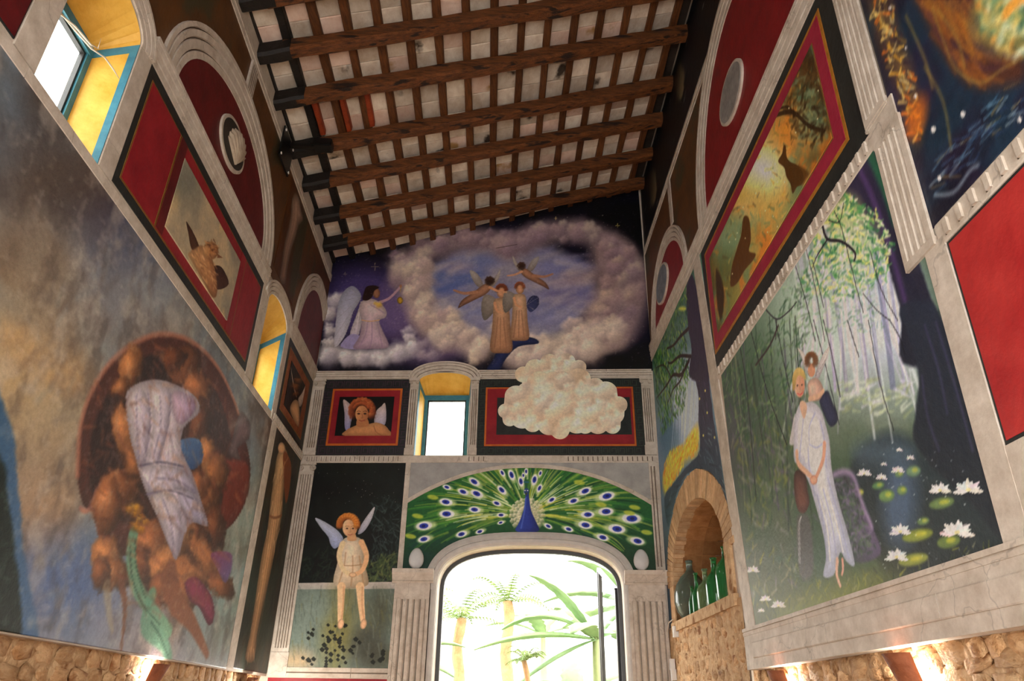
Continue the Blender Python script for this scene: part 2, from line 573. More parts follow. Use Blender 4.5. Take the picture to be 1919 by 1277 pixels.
    def oval(s, x, y, rx, ry, col, rot=0, **kw):
        g = math.radians(rot); n = 14
        pts = []
        for i in range(n):
            t = 2 * math.pi * i / n
            a, b = rx * math.cos(t), ry * math.sin(t)
            pts.append((x + a * math.cos(g) - b * math.sin(g), y + a * math.sin(g) + b * math.cos(g)))
        kw.setdefault('sm', True)
        return s.poly(pts, col, **kw)
    def line(s, pts, w, col, a=1.0, soft=.8, taper=0.0, sm=True):
        q = s.q(pts)
        mm = s.m(*np.mean(np.array(pts), 0))
        if sm and len(q) > 2:
            q = catmull(q, False, 4)
        hw = w * mm / 2; so = max(soft * mm, 1e-4)
        c = s.cut(q, hw + so)
        if c is None:
            return s
        x, y = c[3], c[4]
        best = np.full(x.shape, 1e9); par = np.zeros(x.shape)
        n = len(q)
        for i in range(n - 1):
            ax, ay = q[i]; bx, by = q[i + 1]
            dx, dy = bx - ax, by - ay
            L = dx * dx + dy * dy + 1e-12
            t = np.clip(((x - ax) * dx + (y - ay) * dy) / L, 0, 1)
            dd = (x - ax - t * dx) ** 2 + (y - ay - t * dy) ** 2
            up = dd < best
            best[up] = dd[up]; par[up] = (i + t[up]) / (n - 1)
        ww = hw * (1 - taper * par)
        k = np.clip(.5 - (np.sqrt(best) - ww) / so, 0, 1) * a
        s.blend(c, np.array([col], float), k)
        return s
    def puff(s, x, y, r, hi, lo, a=1.0, soft=.35, L=(-.5, -.8)):
        q = s.q([(x, y), (x + r, y), (x, y + r)])
        J = np.stack([q[1] - q[0], q[2] - q[0]], 1)
        Ji = np.linalg.inv(J)
        ext = np.array([q[0] - np.abs(J).sum(1), q[0] + np.abs(J).sum(1)])
        c = s.cut(ext, 0)
        if c is None:
            return s
        dx, dy = c[3] - q[0][0], c[4] - q[0][1]
        nx = Ji[0, 0] * dx + Ji[0, 1] * dy; ny = Ji[1, 0] * dx + Ji[1, 1] * dy
        ang = np.arctan2(ny, nx)
        rr = np.hypot(nx, ny) * (1 + .09 * np.sin(ang * 5 + x) + .05 * np.sin(ang * 9 + y))
        sh = np.clip(.5 + .62 * (nx * L[0] + ny * L[1]), 0, 1)[:, None]
        cc = np.array(lo, float) * (1 - sh) + np.array(hi, float) * sh
        k = np.clip((1 - rr) / soft, 0, 1) * a * (.35 + .65 * sh[:, 0])
        s.blend(c, cc, k)
        return s
    def cloud(s, path, n, r0, r1, jit, his, los, seed=1, a=.9, soft=.4):
        R = random.Random(seed)
        items = []
        for (x, y) in path:
            for i in range(n):
                items.append((x + R.gauss(0, jit), y + R.gauss(0, jit * .7), R.uniform(r0, r1), R.choice(his), R.choice(los)))
        R.shuffle(items)
        items.sort(key=lambda t: -t[2])
        for x, y, r, h, l in items[::3]:
            s.puff(x, y, r * 1.7, h, l, a * .75, .85)
        items.sort(key=lambda t: t[1] + t[2] * .3)
        for k, (x, y, r, h, l) in enumerate(items):
            if k % 5 < 3:
                s.puff(x, y, r, h, l, a, min(1.0, soft * 1.1))
        return s
    def dabs(s, n, pts, cols, ln, wd, ang, jit=20, seed=1, a=.8, sf=.8):
        """short brush strokes scattered in a polygon"""
        R = random.Random(seed)
        xs = [p[0] for p in pts]; ys = [p[1] for p in pts]
        def inside(x, y):
            r = False
            for i in range(len(pts)):
                (ax, ay), (bx, by) = pts[i - 1], pts[i]
                if (ay > y) != (by > y) and x < (bx - ax) * (y - ay) / (by - ay) + ax:
                    r = not r
            return r
        k = 0
        while k < n:
            x, y = R.uniform(min(xs), max(xs)), R.uniform(min(ys), max(ys))
            k += 1
            if not inside(x, y):
                continue
            g = math.radians((ang(x, y) if callable(ang) else ang) + R.gauss(0, jit))
            l = ln * R.uniform(.5, 1.3)
            s.line([(x - math.cos(g) * l / 2, y - math.sin(g) * l / 2), (x + math.cos(g) * l / 2, y + math.sin(g) * l / 2)],
                   wd * R.uniform(.6, 1.3), R.choice(cols), a, soft=wd * sf, taper=.55, sm=False)
        return s
    def build(s, name, h0=0.0, h=.005, gain=1.0, parent=None, con=1.12):
        nu, nv = s.nu, s.nv
        w = s.wall
        P = (w.A[None, None] + (s.V - w.A[2])[..., None] * w.k + s.U[..., None] * w.d + w.n * h).reshape(-1, 3)
        i = np.arange(nu * nv).reshape(nu, nv)
        quads = np.stack([i[:-1, :-1], i[1:, :-1], i[1:, 1:], i[:-1, 1:]], -1).reshape(-1, 4)
        nrm = np.cross(P[i[1, 0]] - P[i[0, 0]], P[i[0, 1]] - P[i[0, 0]])
        if nrm @ w.n < 0:
            quads = quads[:, ::-1]
        rim = np.concatenate([i[:, 0], i[-1, 1:], i[-2::-1, -1], i[0, -2:0:-1]])
        Pb = P[rim] - w.n * (h - h0)
        nb = len(rim); b0 = nu * nv
        kk = np.arange(nb); k2 = (kk + 1) % nb
        side = np.stack([rim[kk], b0 + kk, b0 + k2, rim[k2]], -1)
        if nrm @ w.n < 0:
            side = side[:, ::-1]
        V = np.concatenate([P, Pb]); F = np.concatenate([quads, side])
        me = bpy.data.meshes.new(name)
        me.vertices.add(len(V)); me.vertices.foreach_set('co', V.ravel())
        me.loops.add(F.size); me.loops.foreach_set('vertex_index', F.ravel().astype(np.int32))
        me.polygons.add(len(F))
        me.polygons.foreach_set('loop_start', np.arange(0, F.size, 4, dtype=np.int32))
        me.update(calc_edges=True)
        me.validate()
        c = np.clip(lin(np.clip((s.C - 110) * con + 110, 8, 255)) * gain, 0, .88).reshape(-1, 3)
        c = np.concatenate([c, c[rim]])
        rgba = np.concatenate([c, np.ones((len(c), 1))], 1).astype(np.float32)
        at = me.color_attributes.new('paint', 'FLOAT_COLOR', 'POINT')
        at.data.foreach_set('color', rgba.ravel())
        me.materials.append(M['paint'])
        ob = bpy.data.objects.new(name, me)
        COL.objects.link(ob)
        if parent is not None:
            adopt(ob, parent)
        return ob

# ================================================================= STRUCTURE
def wall_mesh(name, wall, outline, holes, thick, mat, reveal):
    """solid wall with openings; holes = [(front loop, back loop)], reveal = material of each opening's sides"""
    loops = [outline] + [h[0] for h in holes]
    back = [outline] + [h[1] for h in holes]
    flat = [p for l in loops for p in l]
    bflat = [p for l in back for p in l]
    def tess(ls):
        return tessellate_polygon([[Vector((p[0], p[1], 0)) for p in l] for l in ls])
    n = len(flat)
    vs = [wall.P(u, v, 0) for u, v in flat] + [wall.P(u, v, -thick) for u, v in bflat]
    fs = [tuple(t) for t in tess(loops)]; mi = [0] * len(fs)
    tb = [tuple(n + i for i in t) for t in tess(back)]
    fs += tb; mi += [0] * len(tb)
    k = 0
    for li, l in enumerate(loops):
        m = len(l)
        for i in range(m):
            a, b = k + i, k + (i + 1) % m
            fs.append((a, b, n + b, n + a)); mi.append(li if li else 0)
        k += m
    ob = link(name, vs, fs, None, mats=[mat] + reveal, midx=mi)
    return struct(ob)

def win_loops(u0, u1, v0, spring, rise, inset, head, n=12):
    c, a = (u0 + u1) / 2, (u1 - u0) / 2
    f = [(u0, v0), (u1, v0)] + [(c + a * math.cos(t), spring + rise * math.sin(t)) for t in np.linspace(0, math.pi, n + 1)]
    b = [(u0 + inset, v0 + .02), (u1 - inset, v0 + .02)] + [(c + (a - inset) * math.cos(t), head + .02 * math.sin(t)) for t in np.linspace(0, math.pi, n + 1)]
    return f, b

W1 = win_loops(6.18, 6.95, 4.785, 5.90, .17, .06, 5.74)
W2 = win_loops(1.70, 2.56, 4.735, 5.86, .20, .06, 5.62)
W3 = win_loops(-1.905, -1.14, 4.74, 5.93, .13, .055, 5.80)
WT = .32
wall_left = wall_mesh('wall_left', LEFT, [(-.35, 1.945), (11, 1.945), (11, 8.1), (-.35, 8.1)], [W1, W2], WT, M['plaster'], [M['ochre'], M['ochre']])

DC, DA, DZ, DB = -.265, 1.195, 2.98, .57          # door opening: centre, half width, springing height, rise
def door_arch(da=0.0, n=36):
    """basket-handle arch from right to left"""
    out = []
    for t in np.linspace(0, math.pi, n + 1):
        c, s = math.cos(t), math.sin(t)
        e = 0.72
        out.append((DC + (DA + da) * math.copysign(abs(c) ** e, c), DZ + (DB + da) * abs(s) ** e))
    return out
dl = [(DC - DA, 0.0), (DC + DA, 0.0)] + door_arch()
wall_far = wall_mesh('wall_far', FAR, [(-3.9, -.02), (1.9, -.02), (1.9, 9.75), (-3.9, 7.9)], [W3, (dl, dl)], .36, M['plaster'], [M['ochre'], M['plaster']])

NC, NA, NZ, NB = 1.53, 1.12, 3.0, .74             # bottle niche
def niche_arc(da=0.0, db=None, n=24):
    return [(NC + (NA + da) * math.cos(t), NZ + (NB + (da if db is None else db)) * math.sin(t)) for t in np.linspace(0, math.pi, n + 1)]
nl = [(NC - NA, 2.57), (NC + NA, 2.57)] + niche_arc()
wall_right = wall_mesh('wall_right', RIGHT, [(-.35, 0), (2.985, 0), (2.985, 1.94), (11, 1.94), (11, 9.7), (-.35, 9.7)], [(nl, nl)], .5, M['plaster'], [M['vault']])

fl = box('floor', (-.6, 5, -.05), 9, 13, .1, M['floor']); struct(fl)
# unseen wall behind the viewer; wide unglazed opening added to let sky light in
bw = Wall((0, -1.0, 0), (0, -1.0, 8), (1, 0, 0), (0, 1, 0))
wall_back = wall_mesh('wall_back', bw, [(-3.6, 0), (3.2, 0), (3.2, 9.9), (-3.6, 8.0)], [([(-2.2, .1), (1.9, .1), (1.9, 4.1), (-2.2, 4.1)],) * 2], .3, M['plaster'], [M['plaster']])

# ---------------------------------------------------------------- roof: deck, bricks on battens, rafters
rs = np.linspace(-1.4, 10.45, 2)
vs = [roof(t, r, dz) for dz in (.06, .14) for (t, r) in ((-3.0, -1.4), (2.75, -1.4), (2.75, 10.45), (-3.0, 10.45))]
ceiling = struct(link('ceiling', vs, [(0, 1, 2, 3), (4, 5, 6, 7), (0, 1, 5, 4), (1, 2, 6, 5), (2, 3, 7, 6), (3, 0, 4, 7)], M['boards']))
nrm = np.array([0, 0, 1.0]) - CK * TV; nrm /= np.linalg.norm(nrm)
tdir = TV + np.array([0, 0, CK]); tdir /= np.linalg.norm(tdir)
R3 = np.stack([tdir, RV, np.cross(tdir, RV)], 1)
def roof_mat(t, r, dz, rz=0.0, sc=(1, 1, 1)):
    P = roof(t, r, dz)
    m = Matrix([[*R3[0], P[0]], [*R3[1], P[1]], [*R3[2], P[2]], [0, 0, 0, 1]])
    return m @ Matrix.Rotation(rz, 4, 'Z') @ Matrix.Diagonal((*sc, 1))
def unit_brick(mat, seed):
    R = random.Random(seed)
    bm = bmesh.new()
    bmesh.ops.create_cube(bm, size=1)
    bmesh.ops.scale(bm, vec=(.315, .172, .045), verts=bm.verts)
    bmesh.ops.bevel(bm, geom=bm.edges[:], offset=.007, segments=1, affect='EDGES')
    for v in bm.verts:
        v.co += Vector((R.uniform(-.003, .003), R.uniform(-.004, .004), R.uniform(-.003, .003)))
    me = bpy.data.meshes.new('brick'); bm.to_mesh(me); bm.free()
    me.materials.append(mat)
    return me
BM = [unit_brick(M['brick'], 1), unit_brick(M['brick'], 2), unit_brick(M['brick2'], 3), unit_brick(M['brick'], 4)]
RAFT = [4.40, 5.08, 5.75, 6.43, 7.27, 7.94, 8.68, 9.38]
R = random.Random(3)
ncol = 15
bays = list(zip(RAFT[1:], RAFT[2:] + [9.98]))
for (ra, rb) in bays:
    c = 3 if rb < 9.9 else 2
    for j in range(c):
        r = ra + (rb - ra) * (j + .5) / c
        for i in range(ncol):
            ob = bpy.data.objects.new('brick', R.choice(BM))
            ob.matrix_basis = roof_mat(-2.54 + .32 * i, r, .025 + R.uniform(-.006, .004), R.uniform(-.015, .015), (1, (rb - ra) / c / .176, 1))
            COL.objects.link(ob); ob.parent = ceiling
# the rest of the brickwork, nearer than the frame shows, as one piece
vs, fs = [], []
for r in np.arange(-1.0, 5.0, .225):
    for i in range(ncol):
        b = len(vs)
        for dz in (0.0, .05):
            for (a, c) in ((-.155, -.105), (.155, -.105), (.155, .105), (-.155, .105)):
                vs.append(roof(-2.54 + .32 * i + a, r + c, dz))
        fs += [(b, b + 1, b + 2, b + 3), (b, b + 1, b + 5, b + 4), (b + 1, b + 2, b + 6, b + 5), (b + 2, b + 3, b + 7, b + 6), (b + 3, b, b + 4, b + 7)]
bk = link('brickwork', vs, fs, M['brick'], ceiling); bk['kind'] = 'stuff'

def beam(name, t0, t1, r0, r1, d0, d1, mat, along, n, jit, seed, parent=None):
    """rough timber in roof axes, hewn unevenly; along = 't' or 'r'"""
    R = random.Random(seed)
    vs, fs = [], []
    for i in range(n + 1):
        k = i / n
        ja = [R.uniform(-jit, jit) for _ in range(4)]; jb = [R.uniform(-jit, jit) for _ in range(2)]
        if along == 't':
            t = t0 + (t1 - t0) * k
            ring = [(t, r0 + ja[0], d1), (t, r1 + ja[1], d1), (t, r1 + ja[2], d0 + .03 + jb[0]), (t, r1 - .03 + ja[2], d0 + jb[0]), (t, r0 + .03 + ja[3], d0 + jb[1]), (t, r0 + ja[3], d0 + .03 + jb[1])]
        else:
            r = r0 + (r1 - r0) * k
            ring = [(t0 + ja[0], r, d1), (t1 + ja[1], r, d1), (t1 + ja[2], r, d0 + .01 + jb[0]), (t1 - .01 + ja[2], r, d0 + jb[0]), (t0 + .01 + ja[3], r, d0 + jb[1]), (t0 + ja[3], r, d0 + .01 + jb[1])]
        vs += [roof(*q) for q in ring]
    for i in range(n):
        for j in range(6):
            fs.append((i * 6 + j, i * 6 + (j + 1) % 6, i * 6 + 6 + (j + 1) % 6, i * 6 + 6 + j))
    fs += [tuple(range(6)), tuple(range(n * 6, n * 6 + 6))]
    return link(name, vs, fs, mat, parent)
for i in range(ncol + 1):
    t = -2.70 + .32 * i
    beam('batten', t - .045, t + .045, -1.0, 10.0, -.075, -.002, M['batten'] if i > 1 else M['tar'], 'r', 24, .006, 40 + i, ceiling)
for k, (t, r) in enumerate(((-2.29, 6.84), (-1.97, 6.86), (-1.68, 6.84))):
    beam('red_batten', t - .03, t + .03, r - .34, r + .32, -.085, -.004, M['redwood'], 'r', 3, .004, 70 + k, ceiling)
ORD = ['eighth', 'seventh', 'sixth', 'fifth', 'fourth', 'third', 'second', 'first']
RLAB = ['rough brown wooden rafter with tarred end, %s from the night sky mural' % o for o in ORD]
for i, r in enumerate(RAFT):
    e = tag(empty('roof_rafter', roof(0, r, -.235)), RLAB[i], 'rafter', 'rafters of the sloping brick ceiling')
    adopt(beam('timber', -2.42, 2.36, r - .082, r + .082, -.235, -.074, M['rafter'], 't', 18, .011, 100 + i), e)
    adopt(beam('tarred_end', -2.80, -2.33, r - .086, r + .086, -.241, -.07, M['tar'], 't', 4, .006, 200 + i), e)['label'] = 'black tarred rafter end at the low wall'

# ---------------------------------------------------------------- windows
def window(n, wall, lp, thick, label):
    (f, b) = lp
    u0, u1 = b[0][0], b[1][0]; v0 = b[0][1]; v1 = min(p[1] for p in b[2:])
    e = empty('window_%d' % n, wall.P((u0 + u1) / 2, v0, -thick)); struct(e, label)
    d0, d1 = -thick + .005, -thick + .055
    fw = .04
    slab('frame_bar', wall, u0 - .02, u0 + fw, v0, v1 + .01, d0, d1, M['teal'], e)
    slab('frame_bar', wall, u1 - fw, u1 + .02, v0, v1 + .01, d0, d1, M['teal'], e)
    slab('frame_bar', wall, u0, u1, v1 - .05, v1 + .02, d0, d1 + .01, M['teal'], e)
    slab('frame_bar', wall, u0, u1, v0 - .01, v0 + .04, d0, d1, M['teal'], e)
    # dark casement inside the teal frame
    slab('casement_stile', wall, u0 + fw, u0 + fw + .018, v0 + .04, v1 - .05, d0, d1 - .015, M['metal'], e)
    slab('casement_stile', wall, u1 - fw - .018, u1 - fw, v0 + .04, v1 - .05, d0, d1 - .015, M['metal'], e)
    cr = slab('casement_rail', wall, u0 + fw, u1 - fw, v1 - .068, v1 - .05, d0, d1 - .015, M['metal'], e)
    slab('pane', wall, u0 + fw, u1 - fw, v0 + .04, v1 - .05, d0 + .015, d0 + .021, M['glass'], cr)
    # painted teal bands: along the crease of jamb and soffit, and down the arris of each jamb
    m = len(f)
    for (i, sgn) in ((2, 1), (m - 1, -1)):
        fu, fv = f[i]; bu, bv = b[i]
        A0, A1 = wall.P(fu, fv, .002), wall.P(bu, bv, -thick)
        A0b, A1b = wall.P(fu, fv - .07, .002), wall.P(bu, bv - .07, -thick)
        off = -wall.d * sgn * .006
        ob = link('teal_band', [A0, A1, A1b, A0b, A0 + off, A1 + off, A1b + off, A0b + off], [(0, 1, 2, 3), (4, 5, 6, 7), (0, 1, 5, 4), (1, 2, 6, 5), (2, 3, 7, 6), (3, 0, 4, 7)], M['teal'])
        adopt(ob, e)
        lo_f, lo_b = (f[1], b[1]) if i == 2 else (f[0], b[0])
        k = .14
        q = lambda p, w: (p[0] + (w[0] - p[0]) * k, p[1] + (w[1] - p[1]) * k)
        t0, t1 = q((fu, fv), (bu, bv)), q(lo_f, lo_b)
        pts = [wall.P(fu, fv, .003), wall.P(*t0, -thick * k), wall.P(*t1, -thick * k), wall.P(*lo_f, .003)]
        ob = link('teal_arris', pts + [p + off for p in pts], [(0, 1, 2, 3), (4, 5, 6, 7), (0, 1, 5, 4), (1, 2, 6, 5), (2, 3, 7, 6), (3, 0, 4, 7)], M['teal'])
        adopt(ob, e)
    return e
window(1, LEFT, W1, WT, 'arched window with teal frame and ochre reveal beside the red scroll panel')
window(2, LEFT, W2, WT, 'narrow arched window with ochre reveal by the corner of the room')
window(3, FAR, W3, .36, 'arched window with teal frame over the peacock arch')

# ---------------------------------------------------------------- garden door
e = struct(empty('door_1', (DC, FY + .2, 0)), 'arched dark metal door frame open to the garden')
FARD = FAR
fr = [(DC + DA, 0.0)] + door_arch() + [(DC - DA, 0.0)]
sweep('door_frame', FAR, fr, .05, [(0, 0, 0), (0, .06, 0), (1, .06, 0), (1, 0, 0)], e, h0=-.3, mats=[M['metal'], M['metal']])
hx = Vector((DC + DA - .06, FY + .34, 0)); fx = Vector((.715, 11.25, 0))
X = np.array((fx - hx).normalized()); Yn = np.array([X[1], -X[0], 0]); ln = (fx - hx).length
leaf = lambda a, z: np.array(hx) + X * a + np.array([0, 0, z])
def bar(name, p, q, w, mat, th=.05):
    p, q = np.array(p), np.array(q)
    d = q - p; L = np.linalg.norm(d); d /= L
    s = np.cross(d, Yn)
    return box(name, (p + q) / 2, L, w, th, mat, e, d, s, Yn)
bar('leaf_stile', leaf(0, .02), leaf(0, 3.05), .05, M['metal'])
bar('leaf_stile', leaf(ln, .02), leaf(ln, 3.50), .045, M['metal'])
bar('leaf_stile', leaf(ln - .09, .02), leaf(ln - .09, 3.48), .03, M['metal'])
bar('leaf_rail', leaf(0, 3.05), leaf(ln, 3.50), .05, M['metal'])
bar('leaf_rail', leaf(0, .05), leaf(ln, .05), .08, M['metal'])
p4 = [leaf(.03, .09), leaf(ln - .03, .09), leaf(ln - .03, 3.46), leaf(.03, 3.04)]
adopt(link('leaf_glass', p4 + [p + Yn * .006 for p in p4], [(0, 1, 2, 3), (4, 5, 6, 7), (0, 1, 5, 4), (1, 2, 6, 5), (2, 3, 7, 6), (3, 0, 4, 7)], M['glass']), e)

# ---------------------------------------------------------------- trims (painted mouldings, pilasters, bands)
TN = [0]
def trim(label):
    TN[0] += 1
    return struct(empty('trim_%d' % TN[0]), label)
def cut_sweep(name, wall, u0, u1, v, w, prof, e, seed=1, block=1.1, h0=0.0):
    """a straight moulding laid in blocks with open joints"""
    R = random.Random(seed)
    u = u0
    while u < u1 - .05:
        n = min(u1, u + block * R.uniform(.7, 1.25))
        if u1 - n < .3:
            n = u1
        sweep(name, wall, [(u + .003, v), (n - .003, v)], w, prof, e, h0=h0)
        u = n
def dentils(wall, u0, u1, v0, v1, pitch, e, w=.45):
    n = int((u1 - u0) / pitch)
    for i in range(n):
        u = u0 + (i + .5) * pitch
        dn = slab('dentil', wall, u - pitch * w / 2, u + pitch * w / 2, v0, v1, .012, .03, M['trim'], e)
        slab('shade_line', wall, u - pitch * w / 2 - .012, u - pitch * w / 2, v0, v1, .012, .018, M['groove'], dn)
def volute(wall, u, v, r, e, h=.03):
    pts = []
    for t in np.linspace(0, 3.6 * math.pi, 34):
        k = r * (1 - .075 * t)
        pts.append(wall.P(u + k * math.cos(t + math.pi / 2), v + k * math.sin(t + math.pi / 2), h))
    tube('volute', pts, r * .17, M['trim'], e, 5)
    n = 16
    vs = [wall.P(u + r * .8 * math.cos(2 * math.pi * i / n), v + r * .8 * math.sin(2 * math.pi * i / n), h * g) for g in (0, .8) for i in range(n)]
    fs = [tuple(range(n)), tuple(range(n, 2 * n))] + [(i, (i + 1) % n, n + (i + 1) % n, n + i) for i in range(n)]
    adopt(link('volute_eye', vs, fs, M['trim']), e)
def pilaster(label, wall, u0, u1, v0, v1, nf, base=.0, cap=.0, vol=0, top=.06, hb=0.0):
    e = trim(label)
    w = u1 - u0
    b = v0 + base
    if base:
        slab('base', wall, u0 - .01, u1 + .01, v0, b, 0, .024, M['trim'], e)
    if vol:
        ab = slab('abacus', wall, u0 - .02, u1 + .02, v1 - .045, v1, 0, .034, M['trim'], e)
        r = min(.05, w * .24)
        for sg in (-1, 1):
            volute(wall, (u0 + u1) / 2 + sg * (w / 2 - r * .35), v1 - .055 - r * .6, r, ab)
        t = v1 - .13
    else:
        t = v1
    if cap:
        slab('capital', wall, u0 - .015, u1 + .015, v1 - cap, v1, 0, .03, M['trim'], e)
        t = v1 - cap
    sweep('shaft', wall, [(u0, b + .05), (u0, t - .05)], w, flutes(nf), e, flip=True, h0=hb)
    slab('shaft_end', wall, u0, u1, b, b + .05, 0, .016 + hb, M['trim'], e)
    slab('shaft_end', wall, u0, u1, t - .05, t, 0, .016 + hb, M['trim'], e)
    return e

# left wall
e = trim('cream band under the left windows and scroll panel')
cut_sweep('band', LEFT, 1.72, 9.5, 4.695, .085, PLAIN, e, 3)
e = trim('dentil band between the corner pilaster and the narrow window')
sweep('band', LEFT, [(0.0, 4.70), (1.70, 4.70)], .125, PLAIN, e)
dentils(LEFT, .03, 1.66, 4.725, 4.80, .062, e)
e = trim('plain cream strip beside the cloudy mural')
sweep('strip', LEFT, [(1.40, 1.97), (1.40, 4.69)], .23, PLAIN, e, flip=True)
e = trim('stepped cream moulding over the scroll panel')
cut_sweep('moulding', LEFT, 2.72, 6.05, 5.93, .22, MOULD, e, 5, 1.3)
cut_sweep('moulding', LEFT, 7.1, 9.4, 5.93, .22, MOULD, e, 9, 1.3)
e = trim('stepped cream moulding over the small dark picture')
cut_sweep('moulding', LEFT, 0.0, 1.57, 5.95, .17, MOULD, e, 6, .9)
for (a, b, lab) in ((6.00, 6.175, 'window side strip by the scroll panel'), (6.955, 7.16, 'window side strip next to the hidden panel'), (2.565, 2.81, 'window side strip at the end of the scroll panel'), (1.53, 1.695, 'window side strip by the small dark picture')):
    e = trim('cream ' + lab)
    slab('strip', LEFT, a, b, 4.79, 5.93, 0, .012, M['trim'], e)
for (lp, lab) in ((W1, 'arched cream moulding over the large left window'), (W2, 'arched cream moulding over the narrow corner window')):
    e = trim(lab)
    u0, u1 = lp[0][0][0], lp[0][1][0]; c = (u0 + u1) / 2
    sweep('arch', LEFT, arc(c, lp[0][2][1], (u1 - u0) / 2 + .01, .19, 180, 0, 24), .17, MOULD, e)
e = trim('wide arched cream moulding around the shell lunette')
sweep('arch', LEFT, arc(4.36, 6.15, 1.27, .83), .30, MOULD, e)
e.children[0]['label'] = 'painted stone arch with stepped edges'
slab('keystone', LEFT, 4.28, 4.46, 7.24, 7.66, 0, .03, M['trim'], e)
for k in range(4):
    slab('keystone_line', LEFT, 4.305 + .04 * k, 4.313 + .04 * k, 7.28, 7.62, .03, .032, M['groove'], e)
e = trim('small arched cream moulding in the left corner')
sweep('arch', LEFT, [p for p in arc(.52, 6.12, .76, .98, 180, 0, 40)[::-1] if p[0] > .03], .24, MOULD, e, flip=True)
e = trim('thin cream cornice under the low side of the roof')
cut_sweep('cornice', LEFT, 0.0, 9.6, 7.66, .12, THIN, e, 8, 1.5)

# far wall
pilaster('fluted corner pilaster beside the seated winged child', FAR, -3.50, -3.285, 1.95, 4.69, 5, base=.27, vol=1)
pilaster('short fluted pilaster beside the winged portrait', FAR, -3.46, -3.31, 4.79, 5.97, 4, base=.06, vol=1)
pilaster('slim fluted pilaster between portrait and window', FAR, -2.03, -1.915, 4.79, 5.97, 3, base=.1, vol=1)
pilaster('slim fluted pilaster between window and cloud picture', FAR, -1.125, -1.025, 4.79, 5.97, 3, base=.1, vol=1)
pilaster('short fluted pilaster at the right corner of the far wall', FAR, 1.335, 1.475, 4.79, 5.97, 4, base=.14, vol=1)
pilaster('slim fluted strip beside the peacock', FAR, 1.36, 1.47, 3.24, 4.68, 2)
e = trim('cream cornice under the night sky mural')
cut_sweep('cornice', FAR, -3.46, -1.98, 5.97, .115, MOULD, e, 2, 1.2)
cut_sweep('cornice', FAR, -1.06, 1.50, 5.97, .115, MOULD, e, 4, 1.2)
e = trim('arched cream moulding over the far window')
sweep('arch', FAR, arc(-1.523, 5.94, .39, .14, 180, 0, 24), .155, MOULD, e)
e = trim('dentil band across the far wall')
sweep('band', FAR, [(-3.5, 4.68), (1.5, 4.68)], .105, PLAIN, e)
dentils(FAR, -3.42, -2.0, 4.70, 4.765, .068, e)
dentils(FAR, -1.13, -.8, 4.70, 4.765, .068, e)
dentils(FAR, .25, 1.48, 4.70, 4.765, .068, e)
e = trim('narrow cream strip between the winged child and the peacock')
slab('strip', FAR, -2.0, -1.93, 3.24, 4.68, 0, .014, M['trim'], e)
e = trim('cream cornice below the seated winged child')
cut_sweep('cornice', FAR, -3.30, -2.0, 1.94, .11, THIN, e, 3, 1.0)
e = trim('grey spandrels and cream arc above the peacock')
PT = lambda u: 4.605 - .5 * (abs(u + .30) / 1.64) ** 2.15
slab('spandrel', FAR, -1.93, 1.36, lambda u: PT(u) + .03, 4.68, 0, .006, M['grey'], e, 48)
sweep('arc', FAR, [(u, PT(u)) for u in np.linspace(-1.93, 1.36, 50)], .055, PLAIN, e)
e = trim('pale moulding around the garden door arch')
path = [(DC + DA + .005, 0.0)] + door_arch(.005) + [(DC - DA - .005, 0.0)]
DM = [(0, -.04, 0), (0, .03, 0), (.18, .05, 0), (.42, .05, 0), (.5, .03, 0), (.58, .045, 0), (.8, .035, 0), (1, .02, 0), (1, -.002, 0)]
M['pale'] = noise_mat('pale_grey_moulding', (188, 182, 176), (212, 206, 198), 6, 0.4, 0.15, 30)
sweep('arch', FAR, door_arch(.005), .17, DM, e, flip=True, mats=[M['pale'], M['pale']])
for sg in (-1, 1):
    p = [(DC + sg * (DA + .005), 0.0), (DC + sg * (DA + .005), DZ)]
    sweep('jamb', FAR, p, .075, [(0, -.04, 0), (0, .03, 0), (.4, .05, 0), (.9, .045, 0), (1, .02, 0), (1, -.002, 0)], e, flip=(sg > 0), mats=[M['pale'], M['pale']])
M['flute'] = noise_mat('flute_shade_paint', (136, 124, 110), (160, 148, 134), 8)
for (u0, u1, lab) in ((-2.0, -1.545, 'fluted pilaster of the garden door beside the winged child'), (.985, 1.45, 'fluted pilaster of the garden door beside the bottle niche')):
    e = trim(lab)
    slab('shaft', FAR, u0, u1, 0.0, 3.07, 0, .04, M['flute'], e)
    for (a_, b_) in ((u0, u0 + .04), (u1 - .04, u1)):
        slab('edge_fillet', FAR, a_, b_, 0.0, 2.87, 0, .062, M['trim'], e)
    slab('foot', FAR, u0, u1, 0.0, .2, 0, .064, M['trim'], e)
    n = 5
    w = (u1 - u0 - .07) / n
    gp = [(0, .04, 0), (.12, .075, 0), (.30, .08, 0), (.62, .08, 0), (.78, .06, 0), (.86, .041, 0), (1, .04, 0)]
    for i in range(n):
        a = u0 + .035 + i * w
        sweep('fillet', FAR, [(a + w * .1, .2), (a + w * .1, 2.9)], w * .76, [(0, .0, 0), (0, .056, 0), (.25, .064, 0), (.75, .064, 0), (1, .05, 0), (1, 0, 0)], e, h0=.002, flip=True)
    slab('neck', FAR, u0, u1, 2.86, 3.07, 0, .064, M['trim'], e)
    sweep('capital', FAR, [(u0 - .04, 3.06), (u1 + .04, 3.06)], .17, [(0, 0, 0), (0, .07, 0), (.12, .085, 0), (.16, .075, 0), (.6, .11, 0), (.7, .125, 0), (1, .13, 0), (1, 0, 0)], e)

